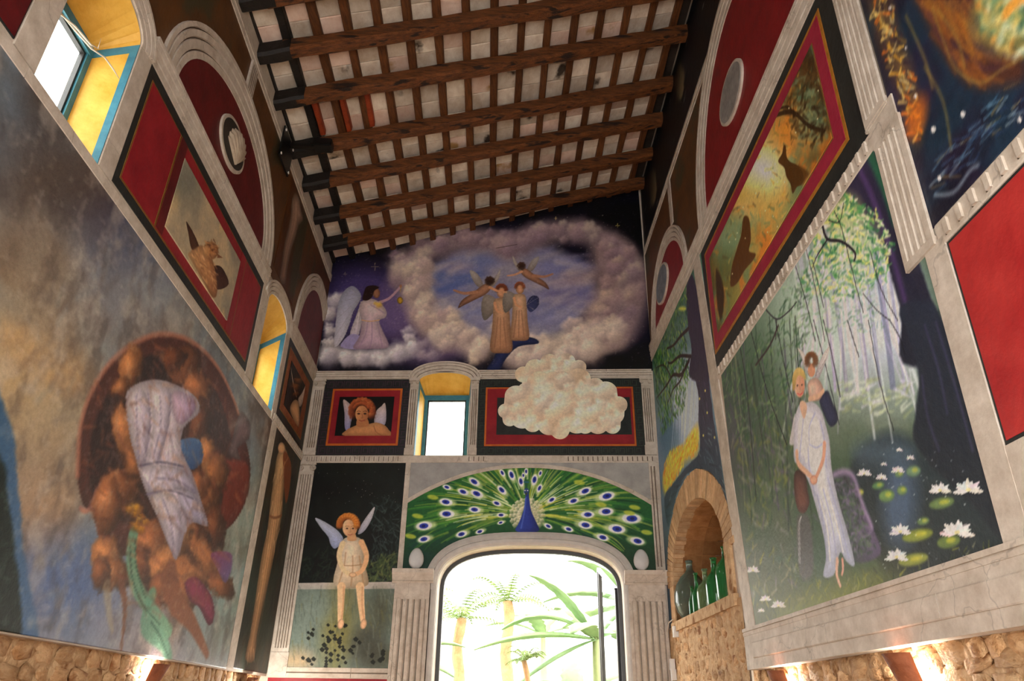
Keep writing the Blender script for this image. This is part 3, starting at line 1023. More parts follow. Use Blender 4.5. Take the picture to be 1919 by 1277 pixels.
# right wall
pilaster('fluted upper pilaster between hare picture and forest mural', RIGHT, 6.36, 6.60, 4.74, 8.0, 4, base=.02, hb=.012)
pilaster('fluted lower pilaster beside the pond mural', RIGHT, 6.40, 6.68, 3.72, 4.60, 4, hb=.012)
e = trim('plain cream pier under the fluted pilaster')
slab('block', RIGHT, 6.57, 6.74, 2.0, 3.73, 0, .016, M['trim'], e)
slab('block', RIGHT, 6.38, 6.66, 4.58, 4.76, 0, .02, M['trim'], e)
e = trim('cream strip between willow panel and pond mural')
ST = lambda v: 3.00 + (v - 2.26) * (-.115)
sweep('strip', RIGHT, [(ST(2.0), 1.96), (ST(6.2), 6.2)], .265, PLAIN, e, flip=True)
e = trim('dentil band under the hare picture')
sweep('band', RIGHT, [(3.0, 4.605), (6.38, 4.605)], .125, PLAIN, e)
dentils(RIGHT, 3.03, 6.36, 4.63, 4.71, .095, e, .3)
e = trim('stepped cream moulding over the hare picture')
cut_sweep('moulding', RIGHT, 0.0, 9.0, 6.22, .26, MOULD, e, 5, 1.4)
e = trim('dentil band over the scarlet panel')
sweep('band', RIGHT, [(6.70, 3.685), (9.5, 3.685)], .13, PLAIN, e)
dentils(RIGHT, 6.74, 9.4, 3.71, 3.79, .11, e, .3)
e = trim('cream plinth under the pond mural')
slab('plinth', RIGHT, 2.98, 9.5, 1.94, 2.255, 0, .03, M['trim'], e)
sweep('plinth_moulding', RIGHT, [(2.98, 2.20), (9.5, 2.20)], .06, THIN, e, h0=.02)
cut_sweep('plinth_panel', RIGHT, 3.2, 9.5, 2.02, .12, PLAIN, e, 7, 1.7, h0=.025)
e = trim('cream surround of the scarlet panel')
slab('surround', RIGHT, 6.74, 9.5, 2.25, 2.64, 0, .014, M['trim'], e)
e = trim('wide arched cream moulding around the red lunette')
sweep('arch', RIGHT, arc(4.60, 6.48, 1.36, 1.52, 180, 0, 48), .28, MOULD, e)
e = trim('small arched cream moulding in the right corner')
sweep('arch', RIGHT, arc(1.28, 6.48, .87, .80), .20, MOULD, e)
slab('keystone', RIGHT, 1.72, 1.86, 7.38, 8.08, 0, .014, M['trim'], e)
e = trim('thin cream cornice under the night sky of the right wall')
cut_sweep('cornice', RIGHT, 0.0, 9.6, 8.08, .11, THIN, e, 8, 1.6)

# ---------------------------------------------------------------- painted fields behind the trims
def field(name, label, cat, *a, **k):
    return tag(slab(name, *a, **k), label, cat)
field('painted_field', 'dark brown painted field with arches above the left scroll panel', 'painted wall', LEFT, 0.0, 9.5, 6.14, 7.67, 0, .004, M['brown'])
field('painted_field', 'dark brown painted field around the arches above the hare picture', 'painted wall', RIGHT, 0.0, 9.5, 6.47, 8.09, 0, .004, M['brown'])
e = tag(empty('scarlet_panel', RIGHT.P(8, 2.64)), 'plain scarlet painted panel with dark outline under a dentil band', 'painted panel')
slab('field', RIGHT, 6.76, 9.4, 2.66, 3.665, 0, .012, M['brightred'], e)
slab('outline', RIGHT, 6.742, 9.42, 2.642, 3.682, 0, .008, M['black'], e)['label'] = 'black outline'
field('red_dado', 'dark red painted wall strip below the seated winged child', 'painted wall', FAR, -3.50, -2.0, 0.0, 1.93, 0, .006, M['red'])
field('blue_strip', 'dull blue painted strip between door pilaster and bottle niche', 'painted wall', RIGHT, 0.0, .30, 2.55, 4.2, 0, .004, noise_mat('dull_blue_paint', (62, 78, 96), (84, 100, 116), 6, .5, .2, 25))

# ================================================================= MURALS AND FRAMED PAINTINGS
CREAM, WHITE = (205, 190, 170), (225, 220, 215)
def flower(F, x, y, r, col=(228, 224, 226), seed=0):
    R = random.Random(seed)
    for k in range(9):
        a = math.radians(-90 + (k - 4) * 24 + R.uniform(-6, 6))
        l = r * (1.0 if k % 2 else 1.2)
        tip = (x + math.cos(a) * l * 1.15, y + math.sin(a) * l * .9)
        n = (-math.sin(a) * r * .22, math.cos(a) * r * .22)
        mid = (x + math.cos(a) * l * .55, y + math.sin(a) * l * .45)
        c = [v * R.uniform(.84, 1.0) for v in col]
        F.poly([(x, y), (mid[0] + n[0], mid[1] + n[1]), tip, (mid[0] - n[0], mid[1] - n[1])], c, soft=1.5)
    F.oval(x, y - r * .1, r * .22, r * .16, (214, 196, 150), soft=2)
def wing(F, pts, col, col2, d=(0, 1), lines=5, lc=(120, 110, 110)):
    """pts: root, upper edge ... tip ... lower edge"""
    F.poly(pts, col, col2=col2, d=d, soft=1.2, rnd=.15)
    root = pts[0]
    tips = pts[1:]
    for i in range(lines):
        k = (i + .5) / lines * (len(tips) - 1)
        a, b = tips[int(k)], tips[min(int(k) + 1, len(tips) - 1)]
        f = k - int(k)
        t = (a[0] + (b[0] - a[0]) * f, a[1] + (b[1] - a[1]) * f)
        F.line([root, ((root[0] + t[0]) / 2, (root[1] + t[1]) / 2 ), t], 1.2, lc, .45, soft=1, sm=False)

# ---- left wall: big cloudy mural with a billowing cloak (a plain stand-in for the picture there)
F = Fresco(LEFT, 1.63, 8.7, 1.955, 4.70, 330, 340)
F.grad([(1.9, (128, 128, 134)), (2.6, (126, 126, 124)), (3.4, (136, 130, 120)), (4.0, (116, 108, 100)), (4.7, (88, 80, 74))])
F.mottle((84, 66, 54), 1.4, 3, .52, .22, .75, 1.0, .8)
F.mottle((112, 124, 132), 1.1, 9, .55, .22, .8, .8, 1.4)
F.at(0, 560, .5614)
for (x, y, r, c, a) in ((60, 250, 240, (176, 146, 102), .8), (150, 420, 200, (158, 142, 116), .6), (180, 620, 160, (150, 130, 108), .6), (230, 960, 170, (80, 98, 140), .9), (150, 880, 110, (92, 108, 142), .7), (340, 1010, 130, (92, 108, 140), .6), (120, 720, 120, (158, 122, 90), .5), (420, 1100, 130, (150, 144, 152), .6), (860, 760, 150, (118, 142, 136), .7), (830, 1050, 160, (124, 148, 138), .7), (520, -40, 200, (140, 146, 146), .5)):
    F.oval(x, y, r, r * .85, c, soft=r * 1.1, a=a)
F.at(0, 0, 1.0)
for (x, y, r, c, a) in ((250, 480, 90, (58, 72, 104), .7), (205, 400, 80, (66, 66, 84), .6), (30, 250, 120, (84, 100, 116), .5), (120, 330, 100, (78, 60, 48), .6), (180, 560, 110, (140, 132, 126), .5), (300, 560, 70, (140, 142, 142), .6), (60, 520, 90, (150, 140, 122), .5), (100, 180, 60, (70, 58, 50), .6)):
    F.oval(x, y, r, r, c, soft=r * 1.1, a=a)
F.mottle((166, 158, 148), 5.5, 21, .6, .16, .4, 1, .7)
F.mottle((70, 62, 60), 7, 33, .62, .16, .35, 1, .6)
F.at(0, 560, .5614)
F.cloud([(40, 130), (90, 200), (160, 260), (240, 290)], 5, 26, 60, 22, [(186, 156, 112), (172, 142, 106)], [(140, 118, 92), (126, 106, 88)], 4, .55, .8)
# dark bank at the left edge
F.poly([(-40, 330), (20, 390), (42, 480), (55, 640), (66, 800), (90, 960), (116, 1150), (-60, 1160)], (62, 88, 112), col2=(74, 98, 128), soft=14, wob=20)
F.poly([(-40, 540), (10, 560), (22, 680), (40, 830), (56, 960), (58, 1140), (-60, 1150)], (26, 38, 34), soft=14, wob=20)
# cloak
rim = [(252, 590), (262, 430), (300, 310), (370, 205), (460, 140), (550, 118), (650, 152), (730, 240), (785, 360), (815, 470)]
F.poly(rim + [(832, 560), (822, 660), (775, 750), (700, 800), (600, 850), (470, 860), (350, 845), (318, 770), (300, 712), (272, 690)], (112, 74, 66), col2=(104, 52, 40), d=(1, .6), soft=5, rnd=.35)
F.poly([(288, 600), (300, 450), (345, 330), (420, 235), (520, 180), (620, 195), (700, 280), (752, 400), (772, 520), (740, 640), (670, 730), (540, 760), (400, 750), (330, 690)], (50, 36, 36), col2=(66, 42, 36), soft=10)
F.line(rim, 13, (158, 112, 94), .8, 8)
F.line([(262, 700), (290, 705), (330, 620), (420, 570)], 12, (150, 108, 100), .8, 6)
F.line([(330, 640), (318, 740), (345, 850)], 14, (140, 100, 92), .7, 8)
F.poly([(800, 380), (832, 420), (826, 470), (790, 500), (800, 540), (760, 520), (770, 470)], (104, 86, 88), soft=6, rnd=.3)
F.poly([(690, 540), (770, 540), (826, 560), (810, 690), (740, 770), (690, 720)], (122, 58, 42), col2=(92, 46, 38), soft=10)
# rolling brown and ochre billows under and around the cloth
warm = [(200, 140, 92), (176, 120, 78), (152, 100, 66), (190, 128, 86), (132, 84, 56)]
for i, (x, y, rx, ry, rot) in enumerate(((430, 235, 34, 78, 8), (400, 300, 30, 40, 0), (612, 225, 52, 60, 20), (655, 300, 46, 50, -10), (575, 200, 40, 34, 0), (410, 455, 38, 95, -8), (440, 560, 26, 78, -14), (400, 640, 60, 66, 30), (352, 690, 44, 96, 6), (660, 430, 34, 84, 14), (690, 520, 26, 60, -4), (715, 590, 40, 66, 16), (690, 660, 46, 50, 0), (655, 620, 40, 46, 30), (712, 770, 34, 76, 0),
                                          (350, 860, 50, 62, 10), (372, 920, 62, 56, -20), (330, 920, 30, 56, 0), (500, 820, 62, 74, 24), (470, 900, 44, 80, 0), (560, 890, 66, 60, -28), (625, 920, 84, 56, 14), (540, 970, 46, 58, 0), (600, 990, 50, 60, 20), (640, 800, 56, 86, -24), (600, 780, 40, 70, 0), (690, 880, 36, 96, -34), (735, 960, 34, 46, -40))):
    c = warm[i % 5]
    F.oval(x, y, rx * 1.08, ry * 1.08, c, rot, soft=16, col2=tuple(v * .42 for v in c), d=(.7, 1), rnd=.25, wob=40)
    F.oval(x - rx * .25, y - ry * .3, rx * .38, ry * .34, tuple(min(255, v * 1.22) for v in c), rot, soft=rx * .7, a=.45)
F.mottle((60, 40, 32), 9, 77, .62, .2, .0)
F.line([(400, 950), (412, 1040), (396, 1190)], 30, (110, 74, 54), .9, 6, .7)
F.line([(560, 930), (590, 1020), (640, 1090), (688, 1190)], 70, (120, 78, 54), .95, 8, .75)
F.line([(350, 960), (360, 1060), (370, 1110)], 34, (146, 134, 112), .6, 10, .6)
# blue cloth, pale drapery with folds
F.poly([(590, 480), (660, 470), (672, 540), (628, 570)], (78, 108, 148), col2=(54, 78, 116), soft=4)
F.poly([(415, 330), (450, 285), (520, 270), (590, 290), (650, 330), (660, 380), (610, 430), (600, 500), (640, 590), (672, 690), (690, 760), (640, 748), (610, 790), (585, 872), (560, 830), (520, 730), (488, 660), (462, 590), (452, 540), (430, 470)], (202, 192, 198), col2=(170, 160, 178), d=(.5, 1), soft=4, rnd=.28)
for (pts, c1, c2) in (([(425, 330), (470, 300), (500, 400), (480, 540), (455, 560), (432, 440)], (220, 212, 214), (160, 150, 168)), ([(500, 300), (560, 300), (560, 420), (520, 560), (490, 545), (505, 420)], (226, 218, 220), (166, 156, 174)), ([(575, 310), (640, 330), (645, 375), (600, 420), (575, 390)], (206, 182, 200), (150, 128, 158)),
                      ([(470, 575), (540, 555), (620, 580), (650, 650), (590, 640), (500, 650)], (206, 198, 206), (150, 144, 166)), ([(500, 665), (570, 650), (600, 720), (588, 850), (560, 810), (525, 730)], (222, 214, 214), (160, 152, 170)), ([(590, 650), (640, 650), (682, 750), (640, 742), (610, 720)], (190, 184, 200), (134, 130, 156))):
    F.poly(pts, c1, col2=c2, d=(1, .5), soft=6, rnd=.25)
for p in ([(490, 320), (496, 420), (478, 540)], [(566, 320), (556, 420), (520, 540)], [(450, 320), (452, 430), (458, 540)], [(520, 600), (580, 606), (640, 640)], [(540, 670), (566, 750), (574, 830)], [(610, 660), (640, 720)], [(530, 330), (530, 430), (505, 530)]):
    F.line(p, 5, (116, 108, 134), .65, 6)
F.line([(458, 560), (530, 546), (606, 560)], 6, (92, 88, 108), .75, 4)
F.line([(482, 655), (560, 640), (640, 668)], 5, (104, 98, 120), .7, 4)
# trailing ribbons
F.line([(440, 790), (432, 860), (450, 960), (500, 1040), (560, 1110)], 44, (104, 142, 118), .9, 8, .2)
F.line([(500, 1000), (480, 1090), (540, 1150), (560, 1200)], 46, (96, 138, 116), .85, 8, .3)
for p in ([(446, 800), (450, 900), (480, 1000)], [(430, 830), (436, 930), (470, 1020), (530, 1090)], [(500, 1080), (530, 1130), (555, 1190)]):
    F.line(p, 6, (52, 84, 70), .8, 4, .5)
F.cloud([(450, 710), (462, 740), (455, 775)], 6, 10, 20, 10, [(206, 160, 58), (186, 134, 40)], [(112, 76, 28)], 17)
F.poly([(612, 950), (650, 930), (700, 990), (712, 1060), (692, 1090), (660, 1030), (630, 1010)], (132, 56, 82), col2=(104, 36, 62), soft=4, rnd=.3)
F.poly([(700, 850), (766, 850), (768, 900), (748, 950), (720, 900)], (116, 64, 92), col2=(96, 84, 120), soft=4)
F.dabs(420, [(260, 600), (300, 300), (520, 130), (760, 300), (820, 620), (720, 1000), (560, 1100), (330, 960)], [(70, 44, 36), (150, 98, 66), (196, 140, 98), (96, 60, 46), (120, 70, 60)], 44, 9, 60, 40, 21, .3, 1.2)
F.dabs(170, [(420, 320), (640, 320), (600, 480), (680, 740), (580, 860), (470, 600)], [(226, 218, 222), (140, 132, 154), (190, 178, 196)], 50, 7, 75, 16, 22, .4, 1.2)
F.dabs(420, [(60, 0), (500, -300), (900, 200), (880, 1100), (760, 1150), (840, 500), (560, 80), (250, 300), (240, 700), (320, 1100), (120, 1100)], [(172, 166, 156), (96, 92, 92), (140, 130, 112), (120, 134, 140), (84, 72, 64)], 60, 16, -60, 30, 23, .28, 1.4)
F.mottle((200, 190, 178), 16, 51, .68, .14, .14)
tag(F.build('cloud_mural', 0, .012, 1.3, con=1.25), 'large cloudy sky mural with a billowing maroon cloak and pale drapery', 'mural')

# ---- left wall: tall dark panel with a pale draped form (plain stand-in)
F = Fresco(LEFT, .04, 1.40, 1.97, 4.70, 80, 280)
F.fill((30, 30, 26)).mottle((58, 48, 32), 3, 5, .5, .3, .8, 3, .5).mottle((40, 54, 46), 2, 8, .55, .2, .7)
F.at(400, 860, .3265)
body = [(392, -70), (420, -30), (412, 60), (398, 200), (388, 330), (360, 470), (335, 600), (300, 760), (268, 900), (245, 1020), (226, 1160), (178, 1150), (205, 1010), (228, 860), (250, 700), (276, 540), (305, 400), (325, 230), (345, 90), (362, -20)]
F.poly(body, (206, 172, 130), col2=(170, 132, 96), d=(.2, 1), soft=4, rnd=.45)
F.poly([(398, -40), (440, 20), (436, 150), (412, 260), (400, 130)], (112, 62, 34), soft=5)
for k in range(5):
    F.line([(380 - 8 * k, 60 + 30 * k), (352 - 12 * k, 420), (300 - 12 * k, 760), (232 - 10 * k, 1120)], 5, (122, 88, 62), .6, 4)
F.dabs(140, body, [(226, 194, 152), (150, 110, 78), (190, 150, 110)], 60, 7, 98, 8, 4, .5)
F.line([(318, 330), (350, 340), (388, 326)], 8, (120, 78, 52), .8, 4)
F.oval(386, -60, 20, 34, (200, 160, 122), soft=3, rnd=.3)
tag(F.build('tall_painted_panel', 0, .01, 1.5), 'tall dark painted panel with one pale draped form, next to the corner pilaster', 'painted panel')

# ---- left wall: framed panels
def frame_thing(name, label, wall, black, levels, cat='painting'):
    e = tag(empty(name, wall.P((black[0] + black[1]) / 2, black[2], .005)), label, cat)
    slab('border', wall, *black, 0, .008, M['black'], e)
    h = .008
    for (nm, rect, mat) in levels:
        slab(nm, wall, *rect, h - .001, h + .003, mat, e); h += .003
    return e, h
e, h = frame_thing('framed_painting', 'wide red scroll panel with black border and a pale central picture', LEFT, (2.815, 6.0, 4.815, 5.92),
                   [('gold_line', (2.89, 5.925, 4.89, 5.825), M['dimgold']), ('red_field', (2.905, 5.91, 4.905, 5.81), M['red']),
                    ('gold_line', (5.325, 5.345, 4.905, 5.81), M['dimgold']), ('gold_line', (3.455, 3.475, 4.905, 5.81), M['dimgold'])])
slab('maroon_field', LEFT, 5.205, 5.325, 4.905, 5.81, h - .001, h + .002, M['maroon'], e)
slab('maroon_field', LEFT, 3.475, 3.62, 4.905, 5.81, h - .001, h + .002, M['red'], e)
F = Fresco(LEFT, 3.62, 5.205, 5.0, 5.69, 150, 150)
F.fill((188, 168, 136)).mottle((128, 124, 112), 2.2, 4, .5, .3, .8).mottle((206, 178, 128), 4, 14, .6, .2, .6)
F.at(250, 200, .3132)
F.oval(300, 420, 90, 150, (112, 114, 106), soft=120, a=.7)
wing(F, [(388, 880), (360, 790), (300, 685), (312, 760), (330, 850), (372, 890)], (70, 46, 34), (96, 64, 44), lines=6, lc=(40, 26, 20))
wing(F, [(440, 980), (480, 950), (520, 970), (556, 1060), (490, 1095), (450, 1040)], (60, 36, 28), (84, 52, 38), lines=6, lc=(36, 22, 18))
F.poly([(352, 850), (392, 830), (440, 880), (470, 960), (486, 1060), (482, 1130), (455, 1140), (415, 1070), (370, 990), (330, 920), (312, 880)], (216, 170, 122), col2=(160, 108, 70), d=(1, .4), soft=8, rnd=.25)
F.oval(446, 862, 46, 54, (210, 162, 112), soft=6, col2=(150, 98, 60), d=(1, .4), rnd=.2)
F.poly([(488, 880), (520, 905), (486, 905)], (120, 76, 46), soft=3, sm=False)
F.oval(458, 858, 6, 5, (46, 30, 24), soft=2)
F.dabs(160, [(330, 880), (400, 840), (480, 960), (480, 1120), (430, 1080)], [(230, 190, 146), (176, 124, 82), (140, 92, 58), (206, 158, 110)], 34, 8, 62, 14, 3, .6)
F.dabs(60, [(410, 810), (470, 800), (500, 870), (440, 900)], [(136, 86, 48), (100, 62, 36), (196, 144, 96)], 22, 7, 30, 40, 4, .6)
adopt(F.build('canvas', 0.0, h + .004, 1.15), e)['label'] = 'pale picture with a tan bird'

e, h = frame_thing('framed_painting', 'narrow dark picture with brown frame between window and corner', LEFT, (.06, 1.52, 4.835, 5.90),
                   [('gold_line', (.235, 1.43, 4.935, 5.80), M['dimgold']), ('brown_frame', (.25, 1.415, 4.95, 5.785), M['terracotta'])])
F = Fresco(LEFT, .47, 1.30, 5.04, 5.66, 50, 90)
F.fill((24, 20, 18)).at(350, 500, .3132)
wing(F, [(640, 760), (625, 690), (614, 600), (632, 700), (650, 780)], (196, 180, 164), (150, 136, 124))
wing(F, [(660, 790), (680, 760), (704, 712), (690, 800), (668, 840)], (196, 180, 164), (150, 136, 124))
F.poly([(610, 860), (632, 800), (660, 810), (668, 900), (655, 960)], (196, 156, 116), soft=3, rnd=.4)
F.cloud([(645, 720), (650, 760), (660, 690)], 4, 12, 22, 8, [(136, 84, 46)], [(70, 42, 26)], 3)
adopt(F.build('canvas', 0.0, h + .004, 1.3), e)

e, h = frame_thing('framed_painting', 'maroon panel with gold line and blue centre beyond the large left window', LEFT, (7.17, 9.0, 4.815, 5.92),
                   [('maroon_field', (7.18, 8.99, 4.825, 5.91), M['maroon']), ('gold_line', (7.40, 8.75, 5.06, 5.72), M['dimgold'])])
F = Fresco(LEFT, 7.46, 8.70, 5.12, 5.66, 60, 40)
F.fill((42, 62, 92)).mottle((62, 84, 112), 3, 3, .5, .3, .8)
adopt(F.build('canvas', 0.0, h + .004, 1.2), e)

# ---- left lunettes, shell medallion, statue-like strip
def medallion(wall, c, cv, a, b, mat, e, shell=False, rim=.035):
    n = 36
    par = e
    for (nm, sa, sb, h0, h1, mm) in (('medallion', a - rim, b - rim, 0, .034, mat), ('rim', a, b, 0, .03, M['trim'])):
        vs = [wall.P(c + sa * math.cos(2 * math.pi * i / n), cv + sb * math.sin(2 * math.pi * i / n), hh) for hh in (h0, h1) for i in range(n)]
        fs = [tuple(range(n)), tuple(range(n, 2 * n))] + [(i, (i + 1) % n, n + (i + 1) % n, n + i) for i in range(n)]
        ob = adopt(link(nm, vs, fs, mm), par)
        if nm == 'medallion':
            par = ob
    return par
e = tag(empty('shell_lunette', LEFT.P(4.36, 6.15)), 'maroon lunette under a wide arch with a scallop shell medallion', 'lunette')
slab('field', LEFT, 3.07, 5.65, 6.15, arch_fn(4.36, 6.15, 1.30, .86), 0, .007, M['maroon'], e, 40)
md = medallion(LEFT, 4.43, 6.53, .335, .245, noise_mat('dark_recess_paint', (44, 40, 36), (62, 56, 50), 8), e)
# scallop: ribs fanning from the hinge, real relief
vs, fs = [], []
nr, nt_ = 10, 56
hx_, hv_ = 4.315, 6.375
for i in range(nr + 1):
    k = i / nr
    for j in range(nt_ + 1):
        q = j / nt_
        a = math.radians(22 + 106 * q)
        g = .5 + .5 * math.cos(j * 2 * math.pi / 7)
        L_ = .36 * (.82 + .18 * math.sin(math.pi * q)) * (.97 + .05 * g)
        hgt = .036 + .05 * math.sin(math.pi * (.12 + .8 * k)) * (.4 + .6 * math.sin(math.pi * q)) + .02 * g * k
        vs.append(LEFT.P(hx_ + math.cos(a) * L_ * k, hv_ + math.sin(a) * L_ * k, hgt if 0 < j < nt_ and i < nr else .034))
for i in range(nr):
    for j in range(nt_):
        q = i * (nt_ + 1) + j
        fs.append((q, q + 1, q + nt_ + 2, q + nt_ + 1))
adopt(link('scallop_shell', vs, fs, M['shell'], smooth=True), md)['label'] = 'cream ribbed scallop shell in relief'
e = tag(empty('corner_lunette', LEFT.P(.6, 6.12)), 'small maroon lunette in the left corner under an arch', 'lunette')
slab('field', LEFT, .02, 1.27, 6.12, arch_fn(.52, 6.12, .78, 1.0), 0, .007, M['maroon'], e, 30)
F = Fresco(LEFT, 1.66, 2.62, 6.28, 7.62, 60, 170)
F.fill((84, 50, 22)).mottle((62, 40, 22), 3, 3, .5, .3, .8).at(250, 200, .3132)
F.poly([(985, 700), (1040, 640), (1100, 900), (1000, 1100), (930, 1100)], (62, 58, 40), soft=30)
F.poly([(962, 516), (985, 540), (1000, 610), (1012, 680), (985, 710), (968, 780), (940, 860), (920, 960), (905, 1060), (872, 1040), (884, 930), (900, 820), (920, 740), (938, 650), (945, 560)], (172, 142, 122), col2=(140, 112, 96), soft=3, rnd=.45)
for p in ([(962, 560), (955, 700), (915, 860), (886, 1020)], [(980, 600), (975, 700), (935, 840), (905, 1000)]):
    F.line(p, 5, (98, 76, 64), .6, 4)
tag(F.build('statue_fresco', 0, .008, 1.2), 'small brown fresco strip with a pale slender statue form under the cornice', 'fresco')

# ================================================================= FAR WALL
EZ = (560, 400, .3915)
ctop = lambda x: roof_z((x, FY, 0)) + .05
F = Fresco(FAR, -3.47, 1.52, 6.07, ctop, 460, 300)
F.fill((14, 13, 20)).mottle((22, 20, 38), 1.5, 3, .5, .3, .8)
F.at(*EZ)
R = random.Random(8)
for i in range(150):
    F.oval(R.uniform(150, 1640), R.uniform(0, 330), R.uniform(1, 2.4), R.uniform(1, 2.4), (196, 190, 176), soft=2, a=R.uniform(.3, .9), sm=False)
for (x, y, l) in ((365, 257, 18), (222, 292, 8), (1525, 60, 10), (1230, 25, 7)):
    F.line([(x - l, y), (x + l, y)], 2, (226, 206, 120), .9, 2); F.line([(x, y - l), (x, y + l)], 2, (226, 206, 120), .9, 2)
F.oval(330, 440, 220, 190, (82, 70, 118), soft=150, a=.85)
F.oval(470, 480, 120, 120, (112, 94, 130), soft=110, a=.8)
F.oval(640, 640, 170, 90, (104, 86, 122), soft=90, a=.7)
F.oval(1000, 380, 420, 250, (128, 124, 144), soft=60)
for (x, y, rx, ry, c) in ((760, 300, 130, 70, (92, 104, 150)), (720, 370, 90, 30, (84, 96, 146)), (850, 220, 120, 45, (112, 118, 156)), (1280, 260, 150, 40, (120, 120, 160)), (1300, 400, 150, 60, (112, 106, 142)), (1200, 480, 120, 50, (118, 118, 152)), (850, 450, 120, 60, (122, 124, 156)), (1290, 330, 120, 30, (150, 134, 150)), (760, 260, 80, 20, (142, 130, 150)), (1350, 300, 90, 30, (150, 130, 132))):
    F.oval(x, y, rx, ry, c, soft=50, a=.85)
F.dabs(150, [(660, 220), (900, 160), (1350, 160), (1430, 330), (1380, 480), (1150, 560), (800, 500), (650, 400)], [(176, 160, 160), (156, 148, 172), (196, 178, 164), (104, 108, 152)], 110, 18, -18, 12, 4, .34, 1.6)
ring_t = [(520, 300), (545, 230), (600, 180), (680, 150), (770, 130), (860, 128), (940, 140), (1010, 165), (1080, 130), (1160, 100), (1250, 85), (1340, 85), (1420, 110), (1500, 150), (1560, 210), (1600, 290), (1610, 380), (1590, 460), (1560, 540), (1500, 590)]
mv = [(186, 160, 158), (176, 150, 152), (196, 176, 160), (166, 140, 150)]
mvd = [(98, 80, 90), (110, 88, 96), (90, 76, 88)]
crm = [(226, 212, 192), (214, 198, 176), (220, 200, 184)]
crd = [(138, 116, 112), (150, 130, 116), (124, 104, 108)]
F.line(ring_t, 120, (140, 120, 122), .95, 70)
F.line([(1500, 590), (1400, 620), (1280, 640), (1150, 680), (1050, 690)], 120, (176, 156, 142), .95, 60)
F.line([(520, 300), (560, 400), (620, 520), (720, 570), (850, 640)], 120, (176, 156, 146), .95, 60)
F.line([(1500, 200), (1530, 330), (1500, 460), (1440, 560)], 190, (150, 126, 122), .9, 70)
F.line([(150, 660), (300, 690), (520, 660)], 70, (176, 168, 168), .9, 40)
F.cloud(ring_t, 7, 24, 58, 26, mv + crm[1:2], mvd, 2, .85, .45)
F.cloud([(1520, 330), (1500, 420), (1520, 250), (1480, 200), (1450, 500), (1560, 420), (1420, 560)], 6, 26, 60, 30, [(190, 160, 154), (200, 176, 156), (176, 146, 150)], mvd, 12, .85, .45)
F.cloud([(520, 300), (560, 360), (600, 330), (600, 420), (580, 470), (620, 520), (690, 560), (720, 500), (620, 260)], 7, 24, 54, 22, crm + mv[:1], crd, 5, .9, .4)
F.cloud([(760, 570), (830, 600), (700, 620), (880, 640), (860, 700), (960, 560)], 6, 22, 50, 22, crm, crd, 6, .9, .4)
F.cloud([(1080, 620), (1180, 640), (1280, 600), (1360, 560), (1420, 600), (1330, 660), (1240, 690), (1130, 700), (1040, 690), (1480, 560), (1400, 640)], 8, 26, 62, 26, crm, crd, 7, .92, .4)
F.cloud([(160, 620), (150, 690), (220, 690), (300, 700), (390, 700), (470, 680), (540, 640), (520, 600), (150, 560), (150, 480), (170, 430)], 7, 20, 46, 16, [(226, 220, 214), (206, 196, 200)], [(120, 112, 124), (140, 130, 128)], 9, .92, .4)
F.cloud([(600, 640), (640, 690), (580, 680)], 5, 18, 36, 14, [(176, 160, 166)], [(96, 82, 100)], 10, .8, .5)
# kneeling robed angel with a censer
wing(F, [(300, 400), (262, 350), (220, 370), (190, 430), (176, 540), (172, 640), (214, 600), (240, 540), (262, 470)], (150, 150, 168), (206, 200, 206), lines=9)
wing(F, [(300, 420), (280, 480), (250, 560), (236, 640), (280, 600), (300, 520)], (214, 204, 196), (176, 166, 180), lines=6)
F.poly([(200, 640), (250, 580), (310, 600), (300, 650)], (150, 140, 176), soft=4)
F.poly([(305, 420), (350, 410), (390, 430), (420, 470), (415, 500), (385, 515), (400, 560), (430, 640), (345, 650), (262, 648), (290, 590), (300, 520), (290, 460)], (214, 192, 186), col2=(178, 150, 168), d=(-.5, 1), soft=3, rnd=.25)
for p in ([(330, 520), (320, 580), (290, 640)], [(350, 520), (350, 600), (340, 645)], [(375, 520), (390, 590), (400, 640)], [(345, 440), (380, 460), (410, 480)]):
    F.line(p, 4, (140, 110, 140), .6, 4)
F.line([(302, 512), (340, 518), (385, 512)], 5, (196, 156, 110), .9, 2)
F.line([(380, 430), (430, 410), (470, 372), (488, 350)], 15, (176, 140, 150), .95, 3, .4)
F.oval(488, 350, 6, 8, (160, 112, 84), soft=2)
F.oval(372, 384, 17, 24, (150, 106, 80), soft=2, rnd=.3)
F.poly([(312, 380), (325, 352), (360, 346), (385, 356), (362, 372), (352, 400), (330, 418), (305, 414)], (46, 32, 30), soft=3)
F.line([(488, 352), (486, 400)], 1.5, (170, 140, 60), .9, 1.2)
F.oval(485, 418, 14, 17, (186, 146, 52), soft=2, rnd=.5)
F.cloud([(380, 440)], 4, 8, 14, 8, [(226, 196, 90)], [(170, 120, 50)], 3)
